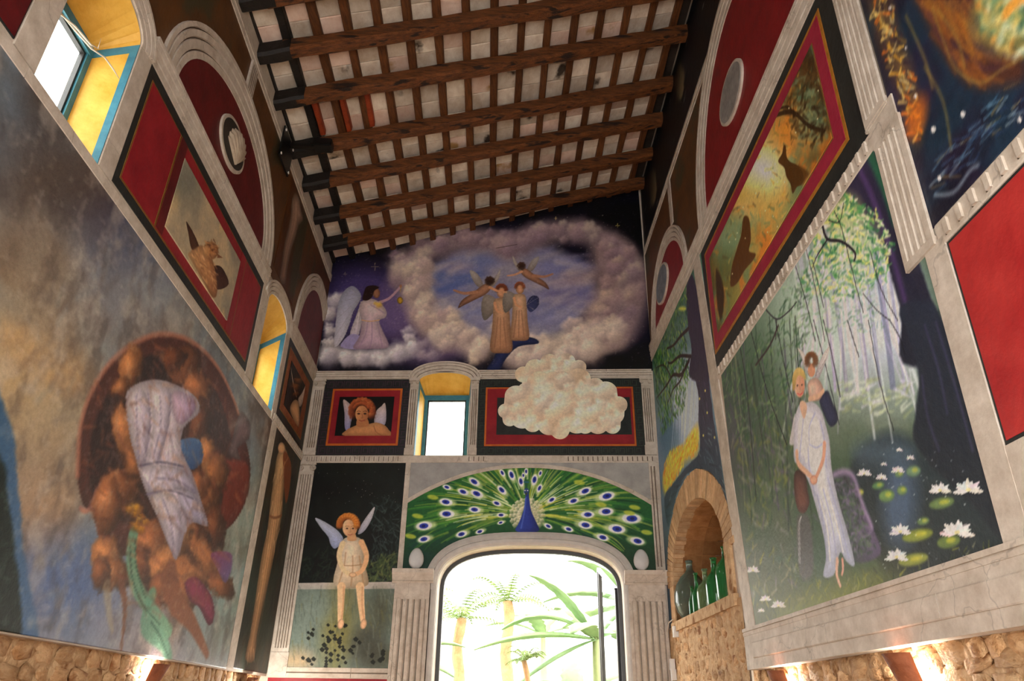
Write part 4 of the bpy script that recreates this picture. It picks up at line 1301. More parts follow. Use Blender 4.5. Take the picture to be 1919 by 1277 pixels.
# winged robed figures in the cloud ring (plain stand-ins)
sk, skd = (196, 144, 108), (150, 100, 74)
def robed(cx, top, s, hair, wingc, lean=0, robe=((204, 160, 124), (158, 114, 86))):
    X = lambda x: cx + x * s + lean * s * .2
    Y = lambda y: top + y * s
    wing(F, [(X(-8), Y(52)), (X(-40), Y(30)), (X(-62), Y(34)), (X(-70), Y(80)), (X(-58), Y(120)), (X(-20), Y(84))], wingc, tuple(c * .75 for c in wingc), lines=6)
    F.poly([(X(-24), Y(48)), (X(0), Y(40)), (X(24), Y(48)), (X(30), Y(90)), (X(34), Y(150)), (X(40), Y(226)), (X(0), Y(236)), (X(-38), Y(226)), (X(-32), Y(150)), (X(-28), Y(90))], robe[0], col2=robe[1], d=(.6, 1), soft=3, rnd=.3)
    for k in (-16, -2, 13):
        F.line([(X(k * .7), Y(110)), (X(k), Y(160)), (X(k * 1.5), Y(222))], 4, (124, 86, 66), .6, 3)
    F.line([(X(-22), Y(58)), (X(-14), Y(86)), (X(6), Y(94))], 13, sk, .95, 3, .3)
    F.oval(X(2), Y(20), 17 * s, 21 * s, sk, soft=2, rnd=.3)
    for k in range(9):
        a = math.radians(180 + k * 22.5)
        F.puff(X(2 + 17 * math.cos(a)), Y(14 + 18 * math.sin(a)), 9 * s, hair, tuple(c * .5 for c in hair), .95, .4)
F.poly([(980, 600), (1060, 590), (1130, 600), (1145, 625), (1050, 640), (990, 700), (960, 750), (900, 748), (930, 700)], (40, 48, 84), soft=4, rnd=.3)
robed(968, 352, 1.35, (132, 64, 36), (150, 138, 126))
robed(1056, 340, 1.15, (150, 78, 44), (150, 138, 126), robe=((212, 172, 136), (170, 124, 94)))
wing(F, [(1090, 440), (1110, 400), (1145, 400), (1148, 440), (1110, 475)], (46, 50, 80), (70, 74, 110), lines=4, lc=(210, 200, 180))
# two small flying winged figures in cloth, seen from afar
def flyer(x, y, s, sg, hair):
    X = lambda a: x + a * s * sg
    Y = lambda b: y + b * s
    wing(F, [(X(-20), Y(0)), (X(-50), Y(-60)), (X(-92), Y(-80)), (X(-70), Y(-20)), (X(-40), Y(8))], (176, 166, 156), (128, 116, 108), lines=5)
    wing(F, [(X(10), Y(-6)), (X(40), Y(-50)), (X(62), Y(-86)), (X(56), Y(-40)), (X(24), Y(4))], (186, 176, 164), (138, 124, 114), lines=5)
    F.poly([(X(-10), Y(-14)), (X(14), Y(10)), (X(-10), Y(40)), (X(-60), Y(66)), (X(-120), Y(96)), (X(-150), Y(110)), (X(-130), Y(70)), (X(-80), Y(36))], (176, 128, 98), col2=(128, 90, 72), soft=3, rnd=.35)
    F.line([(X(-60), Y(30)), (X(-120), Y(36)), (X(-170), Y(20))], 20 * s, (166, 118, 90), .95, 3, .5)
    F.line([(X(10), Y(6)), (X(50), Y(24)), (X(92), Y(30))], 15 * s, sk, .95, 3, .4)
    for k in range(7):
        F.puff(X(10 + 12 * math.cos(k)), Y(-26 + 11 * math.sin(k)), 17 * s, hair, tuple(c * .5 for c in hair), .95, .35)
flyer(905, 350, .95, 1, (70, 46, 34))
flyer(1075, 275, .82, -1, (78, 50, 36))
F.line([(945, 168), (1045, 150)], 2.5, (60, 46, 40), .9, 2)
F.mottle((200, 185, 170), 30, 41, .74, .1, .18)
e = tag(empty('night_sky_mural', FAR.P(-1, 6.08)), 'night sky mural with a ring of pink clouds and winged figures above the cornice', 'mural')
adopt(F.build('painted_sky', 0, .006, 1.35), e)

# the painted cloud that spills over the cornice and the right-hand picture, as its own raised layer
def cloud_piece(name, cx, cz, top, bot, u0, u1, seed, gain, h, spec):
    F = Fresco(FAR, u0, u1, bot, top, 220, 150)
    F.fill((196, 176, 152)); F.at(*EZ)
    spec(F)
    return adopt(F.build(name, 0, h, gain), e)
def lob(u, c, a, n, ph, amp):
    return amp * abs(math.sin((u - c) / a * n + ph))
def cumulus(F, x0, x1, y0, y1, step, r0, r1, seed):
    R = random.Random(seed)
    F.fill((188, 164, 138))
    y = y0
    while y < y1:
        x = x0 + R.uniform(0, step)
        while x < x1:
            r = R.uniform(r0, r1)
            lo_ = R.choice([(168, 146, 126), (178, 154, 126), (154, 138, 126), (186, 158, 124)])
            F.puff(x + R.gauss(0, 12), y + R.gauss(0, 10), r, R.choice([(250, 242, 224), (242, 228, 206), (246, 234, 214), (236, 214, 186)]), lo_, .95, .45)
            x += step * R.uniform(.8, 1.2)
        y += step * .55
def s1(F):
    cumulus(F, 940, 1600, 770, 1100, 74, 44, 78, 3)
def s2(F):
    cumulus(F, 1020, 1400, 690, 850, 66, 40, 66, 6)
LOBES = [(990, 950, 36), (1040, 880, 54), (1085, 850, 36), (1150, 815, 58), (1215, 800, 40), (1260, 812, 52), (1340, 800, 58), (1420, 830, 40), (1470, 860, 54), (1530, 920, 42), (1500, 960, 58), (1500, 1020, 40), (1430, 1010, 52), (1370, 1020, 40), (1330, 1000, 60), (1250, 1040, 46), (1200, 1010, 58), (1120, 1010, 42), (1070, 980, 56), (1010, 990, 34), (1250, 900, 120), (1140, 920, 90), (1380, 920, 90)]
NECK = [(1075, 775, 40), (1130, 745, 46), (1200, 720, 46), (1280, 715, 44), (1340, 740, 36), (1110, 800, 44), (1180, 790, 50), (1270, 790, 50), (1330, 790, 40)]
def lobe_piece(lobes, spec, gain, h, label):
    cs = []
    for (x, y, r) in lobes:
        u, v = FAR.uv(EZ[0] + x * EZ[2], EZ[1] + y * EZ[2]); u2, _ = FAR.uv(EZ[0] + (x + r) * EZ[2], EZ[1] + y * EZ[2])
        cs.append((u, v, u2 - u))
    def top(u):
        t = [v + math.sqrt(r * r - (u - c) ** 2) for c, v, r in cs if abs(u - c) < r]
        return max(t) if t else max(v for _, v, _ in cs[:1])
    def bot(u):
        t = [v - math.sqrt(r * r - (u - c) ** 2) for c, v, r in cs if abs(u - c) < r]
        return min(t) if t else max(v for _, v, _ in cs[:1])
    u0 = min(c - r for c, v, r in cs) + .001; u1 = max(c + r for c, v, r in cs) - .001
    F = Fresco(FAR, u0, u1, bot, top, 240, 160)
    F.fill((206, 184, 158)); F.at(*EZ)
    spec(F)
    adopt(F.build('painted_cloud', 0, h, gain), e)['label'] = label
lobe_piece(NECK, s2, 1.2, .0385, 'cream painted cloud over the cornice')
lobe_piece(LOBES, s1, 1.2, .041, 'cream painted cloud over the framed picture')

# ---- winged portrait
e, h = frame_thing('framed_painting', 'framed portrait of a curly-haired winged child in red and orange borders', FAR, (-3.305, -2.035, 4.785, 5.955),
                   [('orange_border', (-3.175, -2.14, 4.93, 5.805), M['orange']), ('red_border', (-3.145, -2.17, 4.96, 5.775), M['red'])])
def key_border(wall, u0, u1, v0, v1, iu0, iu1, iv0, iv1, e, mat, h=.0085):
    """meander of short raised bars on a black border"""
    vs, fs = [], []
    def bar(a0, a1, b0, b1):
        k = len(vs)
        for hh in (.007, h + .002):
            for (u, v) in ((a0, b0), (a1, b0), (a1, b1), (a0, b1)):
                vs.append(wall.P(u, v, hh))
        fs.extend([(k + 4, k + 5, k + 6, k + 7), (k, k + 1, k + 5, k + 4), (k + 1, k + 2, k + 6, k + 5), (k + 2, k + 3, k + 7, k + 6), (k + 3, k, k + 4, k + 7)])
    t = .011
    def unit(cu, cv, s):
        bar(cu - s, cu + s, cv - s, cv - s + t); bar(cu + s - t, cu + s, cv - s, cv + s * .6); bar(cu - s * .4, cu + s, cv + s * .6, cv + s * .6 + t)
        bar(cu - s, cu - s + t, cv - s, cv + s); bar(cu - s * .4, cu - s * .4 + t, cv - s * .3, cv + s * .6)
    s = min(iv0 - v0, v1 - iv1) * .36
    for v in ((v0 + iv0) / 2, (v1 + iv1) / 2):
        for u in np.arange(u0 + s * 1.6, u1 - s, s * 2.35):
            unit(u, v, s)
    for u in ((u0 + iu0) / 2, (u1 + iu1) / 2):
        for v in np.arange(iv0 + s, iv1, s * 2.35):
            unit(u, v, s)
    adopt(link('key_pattern', vs, fs, mat), e)['kind'] = 'stuff'
M['keyblue'] = noise_mat('dark_violet_key_paint', (48, 40, 56), (74, 48, 62), 6, .5)
M['keygreen'] = noise_mat('dark_green_key_paint', (42, 50, 44), (58, 66, 58), 6, .5)
key_border(FAR, -3.305, -2.035, 4.785, 5.955, -3.175, -2.14, 4.93, 5.805, e, M['keyblue'])
F = Fresco(FAR, -3.06, -2.25, 5.075, 5.675, 170, 130)
F.fill((18, 14, 14)).at(*EZ)
wing(F, [(250, 1010), (262, 940), (240, 910), (214, 896), (220, 960), (222, 1030), (240, 1050)], (206, 182, 172), (140, 140, 186), lines=6)
wing(F, [(362, 1000), (372, 950), (396, 926), (414, 912), (420, 970), (412, 1016), (380, 1020)], (214, 192, 178), (170, 164, 186), lines=6)
F.poly([(222, 1068), (230, 1040), (270, 1020), (296, 1010), (330, 1012), (372, 1004), (410, 1016), (432, 1040), (440, 1070)], (206, 152, 104), col2=(176, 118, 78), soft=2, rnd=.2)
F.poly([(285, 980), (325, 980), (335, 1020), (280, 1022)], (176, 118, 78), soft=3)
for k in range(22):
    a = math.radians(150 + k * 240 / 21)
    F.puff(305 + 50 * math.cos(a), 950 + 50 * math.sin(a), 21, (186, 98, 56) if k % 3 else (206, 124, 74), (70, 32, 22), .95, .35)
F.oval(303, 964, 31, 42, (206, 150, 102), soft=3, col2=(164, 106, 70), d=(1, .2))
for k in range(11):
    a = math.radians(200 + k * 14)
    F.puff(303 + 36 * math.cos(a), 945 + 30 * math.sin(a), 12, (196, 106, 60), (84, 40, 26), .95, .35)
for x in (288, 318):
    F.oval(x, 962, 7, 4, (60, 36, 28), soft=2); F.line([(x - 9, 952), (x, 949), (x + 9, 952)], 2.5, (90, 50, 32), .9, 2)
F.line([(303, 962), (307, 980), (301, 983)], 3, (150, 92, 62), .9, 3)
F.line([(290, 994), (303, 997), (316, 993)], 4, (150, 66, 54), .9, 2)
F.line([(360, 1020), (372, 1050), (400, 1066)], 4, (140, 88, 58), .7, 4)
adopt(F.build('canvas', 0, h + .004, 1.1), e)['label'] = 'winged child portrait on black'

# ---- right-hand framed picture under the cloud
e, h = frame_thing('framed_painting', 'black picture in red and orange borders half covered by a painted cloud', FAR, (-1.02, 1.335, 4.785, 5.95),
                   [('orange_border', (-.915, 1.215, 4.92, 5.815), M['orange']), ('red_border', (-.89, 1.19, 4.945, 5.79), M['red']), ('black_field', (-.745, 1.16, 5.085, 5.65), M['black'])])
key_border(FAR, -1.02, 1.335, 4.785, 5.95, -.915, 1.215, 4.92, 5.815, e, M['keygreen'])

# ---- seated winged child on a garden wall (plain stand-in pose)
DZ_ = (400, 860, .3265)
F = Fresco(FAR, -3.285, -2.0, 2.05, 4.675, 190, 350)
F.fill((16, 17, 17)).mottle((26, 32, 28), 3, 4, .5, .3, .8).at(*DZ_)
for i in range(40):
    R = random.Random(i)
    F.oval(R.uniform(600, 1080), R.uniform(60, 260), 1.6, 1.6, (190, 190, 180), soft=2, a=R.uniform(.2, .8), sm=False)
F.dabs(260, [(900, 260), (990, 220), (1080, 260), (1060, 700), (880, 700), (920, 520)], [(44, 58, 54), (62, 76, 74), (34, 46, 42)], 46, 7, lambda x, y: -60 if int(x / 9) % 2 else 225, 25, 3, .75)
F.dabs(120, [(880, 600), (1060, 540), (1050, 700), (890, 700)], [(70, 84, 50), (96, 104, 62), (48, 62, 42)], 60, 9, -50, 40, 5, .8)
F.dabs(90, [(500, 560), (700, 500), (690, 690), (500, 690)], [(40, 54, 40), (30, 40, 34)], 40, 8, -60, 50, 6, .7)
# ledge and mossy wall
F.poly([(470, 715), (1060, 708), (1060, 752), (470, 756)], (176, 168, 160), soft=3, sm=False)
F.poly([(440, 752), (1060, 748), (1040, 1260), (400, 1260)], (104, 116, 108), soft=3, sm=False)
for (x, y, rx, ry, c, a) in ((740, 900, 60, 180, (128, 118, 60), .8), (690, 1080, 50, 160, (132, 122, 60), .7), (480, 1160, 90, 60, (176, 150, 116), .8), (600, 850, 80, 90, (126, 140, 130), .6), (960, 880, 70, 120, (74, 74, 56), .7), (880, 1080, 90, 110, (58, 56, 46), .7), (960, 1140, 80, 70, (66, 66, 54), .6), (520, 900, 40, 130, (126, 136, 126), .6)):
    F.oval(x, y, rx, ry, c, soft=max(rx, ry), a=a)
F.dabs(260, [(470, 760), (1040, 760), (1020, 1200), (440, 1200)], [(84, 94, 86), (130, 138, 126), (108, 104, 66), (74, 80, 72)], 60, 8, 90, 12, 9, .35)
R = random.Random(4)
for (x0, y0, n) in ((645, 1190, 15), (735, 1180, 15), (555, 1030, 5), (560, 1180, 5), (800, 1110, 7), (770, 970, 2), (930, 1170, 6), (660, 1010, 5), (965, 1150, 3)):
    for i in range(n):
        x, y = x0 + R.gauss(0, 18), y0 - i * 12 + R.gauss(0, 8)
        s_ = R.uniform(9, 17)
        F.poly([(x, y - s_), (x + s_, y), (x + s_ * .3, y + s_), (x - s_ * .5, y + s_ * .7), (x - s_, y - s_ * .1)], (28, 32, 24), soft=2, sm=False)
# the child: short tunic, hands in lap, both legs over the ledge
wing(F, [(745, 470), (720, 420), (650, 370), (585, 342), (620, 400), (660, 450), (672, 490), (700, 518)], (200, 204, 216), (150, 160, 196), lines=7)
wing(F, [(830, 430), (850, 380), (890, 320), (926, 278), (912, 340), (880, 400), (850, 430)], (206, 204, 206), (160, 160, 176), lines=5)
F.poly([(735, 480), (760, 455), (800, 448), (846, 462), (866, 520), (868, 600), (890, 690), (880, 730), (800, 745), (705, 735), (690, 690), (712, 600), (722, 530)], (236, 218, 192), col2=(192, 166, 134), d=(1, .6), soft=3, rnd=.25)
for p in ([(760, 540), (750, 620), (720, 720)], [(800, 560), (800, 640), (790, 730)], [(838, 560), (850, 640), (862, 720)]):
    F.line(p, 7, (164, 122, 86), .6, 6)
F.line([(718, 610), (790, 616), (868, 606)], 5, (150, 110, 74), .7, 4)
for (kx, fx_) in ((735, 728), (842, 858)):
    F.line([(kx, 735), (kx + (fx_ - kx) * .4, 830), (fx_, 930)], 50, (222, 182, 142), 1, 4, .42)
    F.line([(kx + 14, 740), (kx + 12, 840), (fx_ + 8, 930)], 10, (168, 122, 88), .5, 8)
    F.oval(fx_ + 4, 950, 18, 30, (220, 176, 138), 12, soft=3, rnd=.25)
F.line([(742, 490), (722, 560), (748, 640), (796, 668)], 34, (228, 192, 152), 1, 4, .35)
F.line([(850, 480), (880, 560), (856, 640), (806, 668)], 34, (214, 170, 128), 1, 4, .35)
F.oval(800, 668, 22, 15, (224, 182, 142), soft=3, rnd=.25)
F.poly([(778, 430), (812, 430), (820, 470), (770, 470)], (196, 150, 110), soft=3)
F.oval(784, 398, 42, 52, (226, 186, 146), soft=3, col2=(186, 136, 98), d=(1, .3))
for k in range(26):
    a = math.radians(168 + k * 204 / 25)
    for rr in (1.0, .8):
        F.puff(775 + 56 * rr * math.cos(a), 382 + 56 * rr * math.sin(a), 17, (226, 158, 74) if k % 2 else (206, 120, 52), (122, 62, 28), .95, .4)
for x in (768, 802):
    F.oval(x, 402, 7, 4, (70, 46, 34), soft=2); F.line([(x - 10, 391), (x, 387), (x + 10, 391)], 2.5, (140, 92, 54), .9, 2)
F.line([(786, 402), (790, 420), (783, 424)], 3, (172, 122, 86), .9, 3)
F.line([(772, 436), (785, 440), (798, 435)], 4, (172, 90, 72), .9, 2)
tag(F.build('child_fresco', 0, .008, 1.15), 'fresco of a winged child sitting on a mossy garden wall at night', 'fresco')

# ---- peacock over the door
FZ = (480, 840, .4065)
dout = {}
def door_top(u):
    k = min(1.0, abs(u - DC) / (DA + .17))
    e_ = .72
    if k >= 1:
        return 3.23
    s_ = (1 - k ** (2 / e_)) ** .5
    return max(3.23, DZ + (DB + .17) * s_ ** e_)
F = Fresco(FAR, -1.93, 1.36, door_top, lambda u: PT(u), 460, 190)
F.fill((30, 76, 44)).at(*FZ)
F.grad([(3.2, (22, 52, 32)), (3.9, (34, 88, 48)), (4.6, (48, 104, 52))])
F.mottle((24, 66, 66), 2, 3, .55, .2, .6)
ox_, oy_ = 1247, 310
R = random.Random(6)
def rad(a, r0, r1, w, col, al, bend):
    pts = []
    for k in range(4):
        r = r0 + (r1 - r0) * k / 3
        b = math.radians(a) + bend * (k / 3) ** 1.5
        pts.append((ox_ + math.cos(b) * r * 1.0, oy_ - math.sin(b) * r * .62 + (r / 600) ** 2 * 26))
    F.line(pts, w, col, al, w * .5, .6)
for i in range(330):
    a = R.uniform(-22, 202)
    r0 = R.uniform(60, 420); L_ = R.uniform(90, 260)
    col = R.choice([(64, 128, 52), (96, 150, 58), (44, 104, 46), (138, 160, 62), (28, 84, 48), (20, 62, 36), (180, 186, 92)])
    rad(a, r0, r0 + L_, R.uniform(6, 17), col, .6, (90 - a) / 90 * -.10)
for i in range(110):
    a = R.uniform(-10, 190)
    r0 = R.uniform(60, 300)
    rad(a, r0, r0 + R.uniform(60, 170), R.uniform(4, 9), R.choice([(206, 200, 70), (220, 226, 170), (176, 192, 84), (226, 232, 200)]), .65, (90 - a) / 90 * -.08)
eyes = [(775, 360, 34), (880, 305, 32), (876, 250, 28), (955, 203, 24), (1018, 212, 28), (1006, 157, 26), (1008, 285, 25), (775, 421, 26), (948, 398, 24), (1133, 195, 24), (1178, 126, 24), (1135, 116, 17), (1221, 156, 22), (1283, 148, 24), (1306, 187, 19), (1362, 240, 20), (1110, 256, 20), (1516, 200, 28), (1462, 245, 24), (1616, 223, 34), (1612, 294, 32), (1730, 326, 40), (1662, 374, 36), (1528, 308, 28), (1517, 356, 30), (1597, 413, 26), (1440, 375, 20), (1346, 361, 18), (1130, 310, 18), (1128, 345, 14), (1032, 386, 18), (1757, 430, 30), (880, 182, 18), (1245, 110, 14), (1310, 118, 14), (1232, 128, 12)]
for (x, y, s_) in eyes:
    g = math.degrees(math.atan2((y - oy_) / .62, x - ox_))
    g2 = math.degrees(math.atan2(math.sin(math.radians(g)) * .62, math.cos(math.radians(g))))
    c, sn = math.cos(math.radians(g2)), math.sin(math.radians(g2))
    F.oval(x - c * s_ * .2, y - sn * s_ * .2, s_ * 1.5, s_ * .62, (196, 208, 150), g2, soft=s_ * .5, a=.8)
    F.oval(x, y, s_ * 1.08, s_ * .58, (226, 230, 222), g2, soft=s_ * .22)
    F.oval(x + c * s_ * .05, y + sn * s_ * .05, s_ * .62, s_ * .36, (44, 60, 158), g2, soft=s_ * .14)
    F.oval(x + c * s_ * .1, y + sn * s_ * .1, s_ * .26, s_ * .17, (26, 32, 96), g2, soft=s_ * .1)
for (x, y) in ((815, 228), (745, 315), (712, 408), (1745, 275), (1800, 390), (1490, 160), (1590, 262), (1720, 300)):
    F.oval(x, y, 26, 11, (176, 188, 70), 10, soft=8, a=.9)
# white scalloped down and blue neck
for rr in (72, 54, 36):
    for k in range(15):
        a = math.radians(-40 + k * 260 / 14)
        F.puff(1250 + rr * math.cos(a), 312 - rr * .98 * math.sin(a), 15, (238, 232, 206), (170, 160, 120), .95, .3)
F.poly([(1244, 205), (1254, 206), (1260, 240), (1268, 290), (1290, 340), (1304, 382), (1250, 392), (1196, 382), (1212, 345), (1232, 290), (1240, 240)], (54, 78, 172), col2=(30, 40, 110), d=(1, .2), soft=3, rnd=.15)
F.line([(1244, 230), (1236, 300), (1222, 370)], 6, (92, 116, 200), .7, 5)
F.oval(1246, 200, 12, 15, (46, 72, 120), soft=2)
F.poly([(1240, 206), (1247, 224), (1252, 206)], (66, 70, 66), soft=2, sm=False)
F.oval(1240, 197, 3, 2.5, (230, 230, 220), soft=1); F.oval(1252, 197, 3, 2.5, (230, 230, 220), soft=1)
for k in (-2, -1, 0, 1, 2):
    F.line([(1246, 188), (1246 + k * 5, 160)], 1.6, (40, 80, 70), .9, 1.2); F.oval(1246 + k * 5, 158, 3, 4, (46, 96, 110), soft=1.5)
tag(F.build('peacock_mural', 0, .008, 1.1), 'peacock mural with spread green tail over the arched garden door', 'mural')

# eggs standing on the door capitals
for (u, lab) in ((-1.745, 'grey-white egg ornament on the capital beside the winged child'), (1.17, 'grey-white egg ornament on the capital beside the bottle niche')):
    vs, fs = [], []
    n, m_ = 20, 12
    for i in range(m_ + 1):
        a = math.pi * i / m_
        z = -math.cos(a) * .135
        r = math.sin(a) * .098 * (1 - .14 * math.cos(math.pi - a) * -1 if False else 1 - .13 * (z / .135))
        for j in range(n):
            g = 2 * math.pi * j / n
            vs.append(FAR.P(u + r * math.cos(g), 3.365 + z, .073 + .6 * r * math.sin(g)))
    for i in range(m_):
        for j in range(n):
            fs.append((i * n + j, i * n + (j + 1) % n, (i + 1) * n + (j + 1) % n, (i + 1) * n + j))
    tag(link('egg_ornament', vs, fs, M['egg'], smooth=True), lab, 'egg')

# ================================================================= RIGHT WALL
GZ, HZ, IZ, JZ, KZ = (1180, 0, .501), (1180, 600, .530), (1150, 300, .3133), (1150, 680, .2506), (1150, 960, .2483)
# ---- pond mural
F = Fresco(RIGHT, 3.10, 6.58, 2.255, 4.61, 330, 330)
F.grad([(2.25, (92, 94, 66)), (2.6, (88, 92, 74)), (3.2, (92, 108, 92)), (4.0, (108, 126, 112)), (4.6, (120, 138, 124))])
F.mottle((62, 86, 66), 2.2, 3, .5, .25, .8, 1, .5)
F.at(*HZ)
for (x, y, rx, ry, c, a) in ((760, 40, 230, 260, (196, 208, 212), .95), (900, 40, 130, 240, (196, 204, 224), .85), (620, 0, 150, 180, (176, 196, 176), .75), (420, 260, 110, 260, (66, 96, 74), .8), (480, 560, 130, 300, (94, 104, 86), .6), (370, 420, 60, 200, (76, 72, 88), .6), (900, 260, 160, 70, (132, 148, 136), .8), (830, 400, 150, 60, (96, 108, 90), .8)):
    F.oval(x, y, rx, ry, c, soft=max(rx, ry), a=a)
# pond and dark bank
F.poly([(790, 500), (900, 400), (1010, 420), (1060, 480), (1230, 480), (1420, 800), (1100, 900), (920, 900), (850, 760), (810, 620)], (52, 64, 70), col2=(40, 46, 46), soft=40)
F.oval(960, 640, 60, 160, (92, 112, 140), soft=90, a=.7)
F.oval(900, 470, 110, 50, (84, 100, 112), soft=60, a=.7)
F.poly([(420, 900), (700, 930), (900, 860), (960, 940), (700, 1080), (440, 1120)], (88, 92, 46), soft=80, a=.8)
F.dabs(500, [(420, 780), (720, 880), (900, 880), (1330, 760), (1330, 830), (450, 1110)], [(70, 82, 48), (118, 122, 52), (52, 60, 44), (156, 154, 66), (140, 138, 110)], 26, 6, -80, 25, 2, .7)
# far misty trunks and light shafts
for (x, w, c) in ((720, 14, (150, 142, 168)), (760, 18, (136, 134, 160)), (800, 12, (190, 190, 206)), (835, 22, (142, 136, 162)), (880, 16, (126, 130, 156)), (925, 26, (116, 122, 150)), (965, 14, (160, 160, 186)), (690, 10, (172, 180, 186))):
    F.line([(x - 60, -330), (x - 30, -100), (x, 120), (x + 12, 240)], w, c, .75, 6)
for i in range(26):
    R = random.Random(i)
    x0 = R.uniform(560, 980); x1 = x0 + (x0 - 720) * .5 + R.uniform(-60, 20)
    F.line([(x0 - 40, -300), (x0, R.uniform(-50, 60)), (x1, R.uniform(200, 430))], R.uniform(6, 22), R.choice([(236, 240, 246), (214, 218, 236), (226, 230, 224), (206, 196, 226)]), .5, 9, .4)
F.dabs(70, [(740, 220), (1000, 200), (1000, 330), (760, 330)], [(206, 214, 200), (176, 190, 150), (150, 160, 120), (206, 206, 220)], 36, 10, -20, 20, 4, .6)
# left thicket: thin stems and leaf strokes
for i in range(26):
    R = random.Random(90 + i)
    x0 = R.uniform(330, 620)
    F.line([(x0, R.uniform(-60, 200)), (x0 + 20, 300), (x0 + R.uniform(30, 80), R.uniform(450, 760))], R.uniform(3, 11), R.choice([(56, 66, 62), (84, 78, 100), (70, 96, 78), (120, 128, 104), (50, 60, 52)]), .6, 4)
F.dabs(700, [(320, 220), (480, 20), (640, -180), (640, 60), (560, 300), (430, 420), (340, 400)], [(62, 98, 66), (88, 124, 84), (48, 78, 58), (124, 150, 104), (98, 112, 100)], 26, 6, -70, 30, 6, .6)
F.dabs(260, [(360, 420), (580, 340), (620, 640), (440, 760)], [(100, 120, 78), (136, 140, 70), (60, 88, 64), (150, 150, 128), (116, 100, 126)], 26, 7, 80, 30, 7, .55, 1.2)
F.dabs(260, [(360, 300), (640, 200), (700, 700), (660, 900), (440, 1000)], [(108, 126, 84), (146, 148, 76), (72, 98, 76), (156, 156, 156), (112, 98, 126)], 26, 8, 78, 30, 17, .45, 1.2)
F.oval(700, 1000, 190, 46, (132, 136, 44), -18, soft=70, a=.7)
# dark tree on the right
F.at(*GZ)
F.poly([(905, 560), (960, 650), (1000, 760), (1060, 900), (1110, 1040), (1160, 1180), (1210, 1320), (1030, 1360), (1020, 1180), (985, 1040), (950, 930), (900, 830), (840, 740), (812, 690)], (58, 52, 76), col2=(42, 46, 58), soft=12, wob=16)
F.line([(905, 575), (960, 700), (1000, 820)], 36, (52, 112, 82), .8, 20)
F.line([(870, 640), (930, 780), (990, 960), (1040, 1140)], 22, (92, 70, 116), .7, 18)
F.at(*HZ)
F.poly([(960, -40), (1080, -60), (1150, 130), (1210, 330), (1270, 520), (1340, 760), (1330, 790), (1200, 640), (1060, 500), (1010, 420), (1016, 330), (1030, 200), (1000, 80)], (48, 54, 68), col2=(40, 46, 52), soft=14, wob=16)
for p in ([(1050, 20), (1100, 180), (1130, 330)], [(1090, 10), (1160, 240), (1220, 460)], [(1040, 200), (1060, 340), (1100, 460)]):
    F.line(p, 9, (78, 74, 104), .6, 10)
# sunlit leaves top centre
F.at(*GZ)
F.oval(800, 800, 70, 60, (206, 206, 140), soft=60, a=.85)
F.oval(840, 900, 90, 80, (190, 202, 160), soft=80, a=.7)
F.dabs(900, [(700, 880), (820, 730), (930, 780), (1000, 940), (960, 1060), (780, 1130), (640, 1080)], [(72, 138, 90), (112, 166, 100), (222, 222, 130), (50, 104, 76), (206, 220, 170), (240, 240, 206)], 18, 8, -30, 60, 8, .85)
F.dabs(350, [(560, 1060), (700, 960), (900, 1020), (960, 1230), (640, 1277)], [(120, 158, 120), (92, 130, 104), (190, 206, 176), (150, 176, 150)], 16, 7, -30, 60, 9, .55)
dk = (44, 36, 48)
F.line([(728, 850), (745, 895), (800, 905), (848, 945), (846, 975)], 10, dk, .95, 2, .3)
F.line([(745, 896), (705, 960), (690, 1000)], 6, dk, .9, 2, .5)
F.line([(515, 1160), (555, 1195), (600, 1165), (630, 1130)], 5, dk, .9, 2, .4)
F.line([(555, 1195), (550, 1270)], 4, dk, .9, 2)
for p in ([(665, 930), (700, 1080), (735, 1277)], [(770, 790), (800, 860), (850, 1060), (880, 1170)], [(625, 995), (665, 1130), (700, 1277)], [(690, 980), (715, 1080), (730, 1150)], [(905, 940), (950, 1090), (1010, 1200)], [(880, 1100), (930, 1160), (980, 1200)], [(750, 825), (790, 830), (806, 760)]):
    F.line(p, 3.4, (30, 30, 38), .95, 1.6)
F.at(*HZ)
for p in ([(395, 100), (420, 260), (452, 640)], [(425, 10), (490, 250), (560, 440)], [(520, 0), (556, 180), (582, 290)], [(655, 0), (700, 170), (746, 370)], [(690, 0), (722, 130), (750, 272)], [(775, 0), (800, 80), (816, 130)], [(850, 0), (890, 220), (940, 390)], [(925, 0), (960, 60), (980, 120)]):
    F.line(p, 3.8, (30, 32, 40), .95, 1.8)
F.line([(450, 160), (500, 90), (530, 20)], 6, (60, 44, 48), .9, 3)
# lily pads and flowers
for (x, y, rx, ry, c) in ((915, 622, 28, 22, (112, 142, 92)), (970, 603, 18, 16, (120, 146, 96)), (885, 586, 22, 14, (96, 130, 90)), (1110, 648, 46, 20, (106, 128, 84)), (1025, 762, 56, 22, (128, 140, 66)), (1135, 784, 42, 24, (104, 122, 70)), (1010, 848, 54, 22, (134, 142, 70)), (1045, 712, 22, 14, (104, 128, 88)), (1010, 535, 26, 20, (110, 136, 110)), (820, 610, 14, 12, (150, 156, 90)), (960, 545, 16, 12, (110, 136, 100))):
    F.oval(x, y, rx, ry, c, -12, soft=8, rnd=.15)
    F.oval(x + rx * .2, y - ry * .2, rx * .4, ry * .4, (196, 190, 70), -12, soft=8, a=.6)
for i, (x, y, r) in enumerate(((1105, 606, 30), (1205, 604, 40), (1165, 756, 46), (963, 752, 30), (950, 842, 32), (835, 546, 20), (897, 560, 16), (955, 535, 18), (1000, 490, 12), (905, 512, 9), (960, 462, 9), (440, 888, 18), (485, 990, 16), (530, 1012, 20), (470, 1030, 10))):
    flower(F, x, y, r, seed=i)
R = random.Random(3)
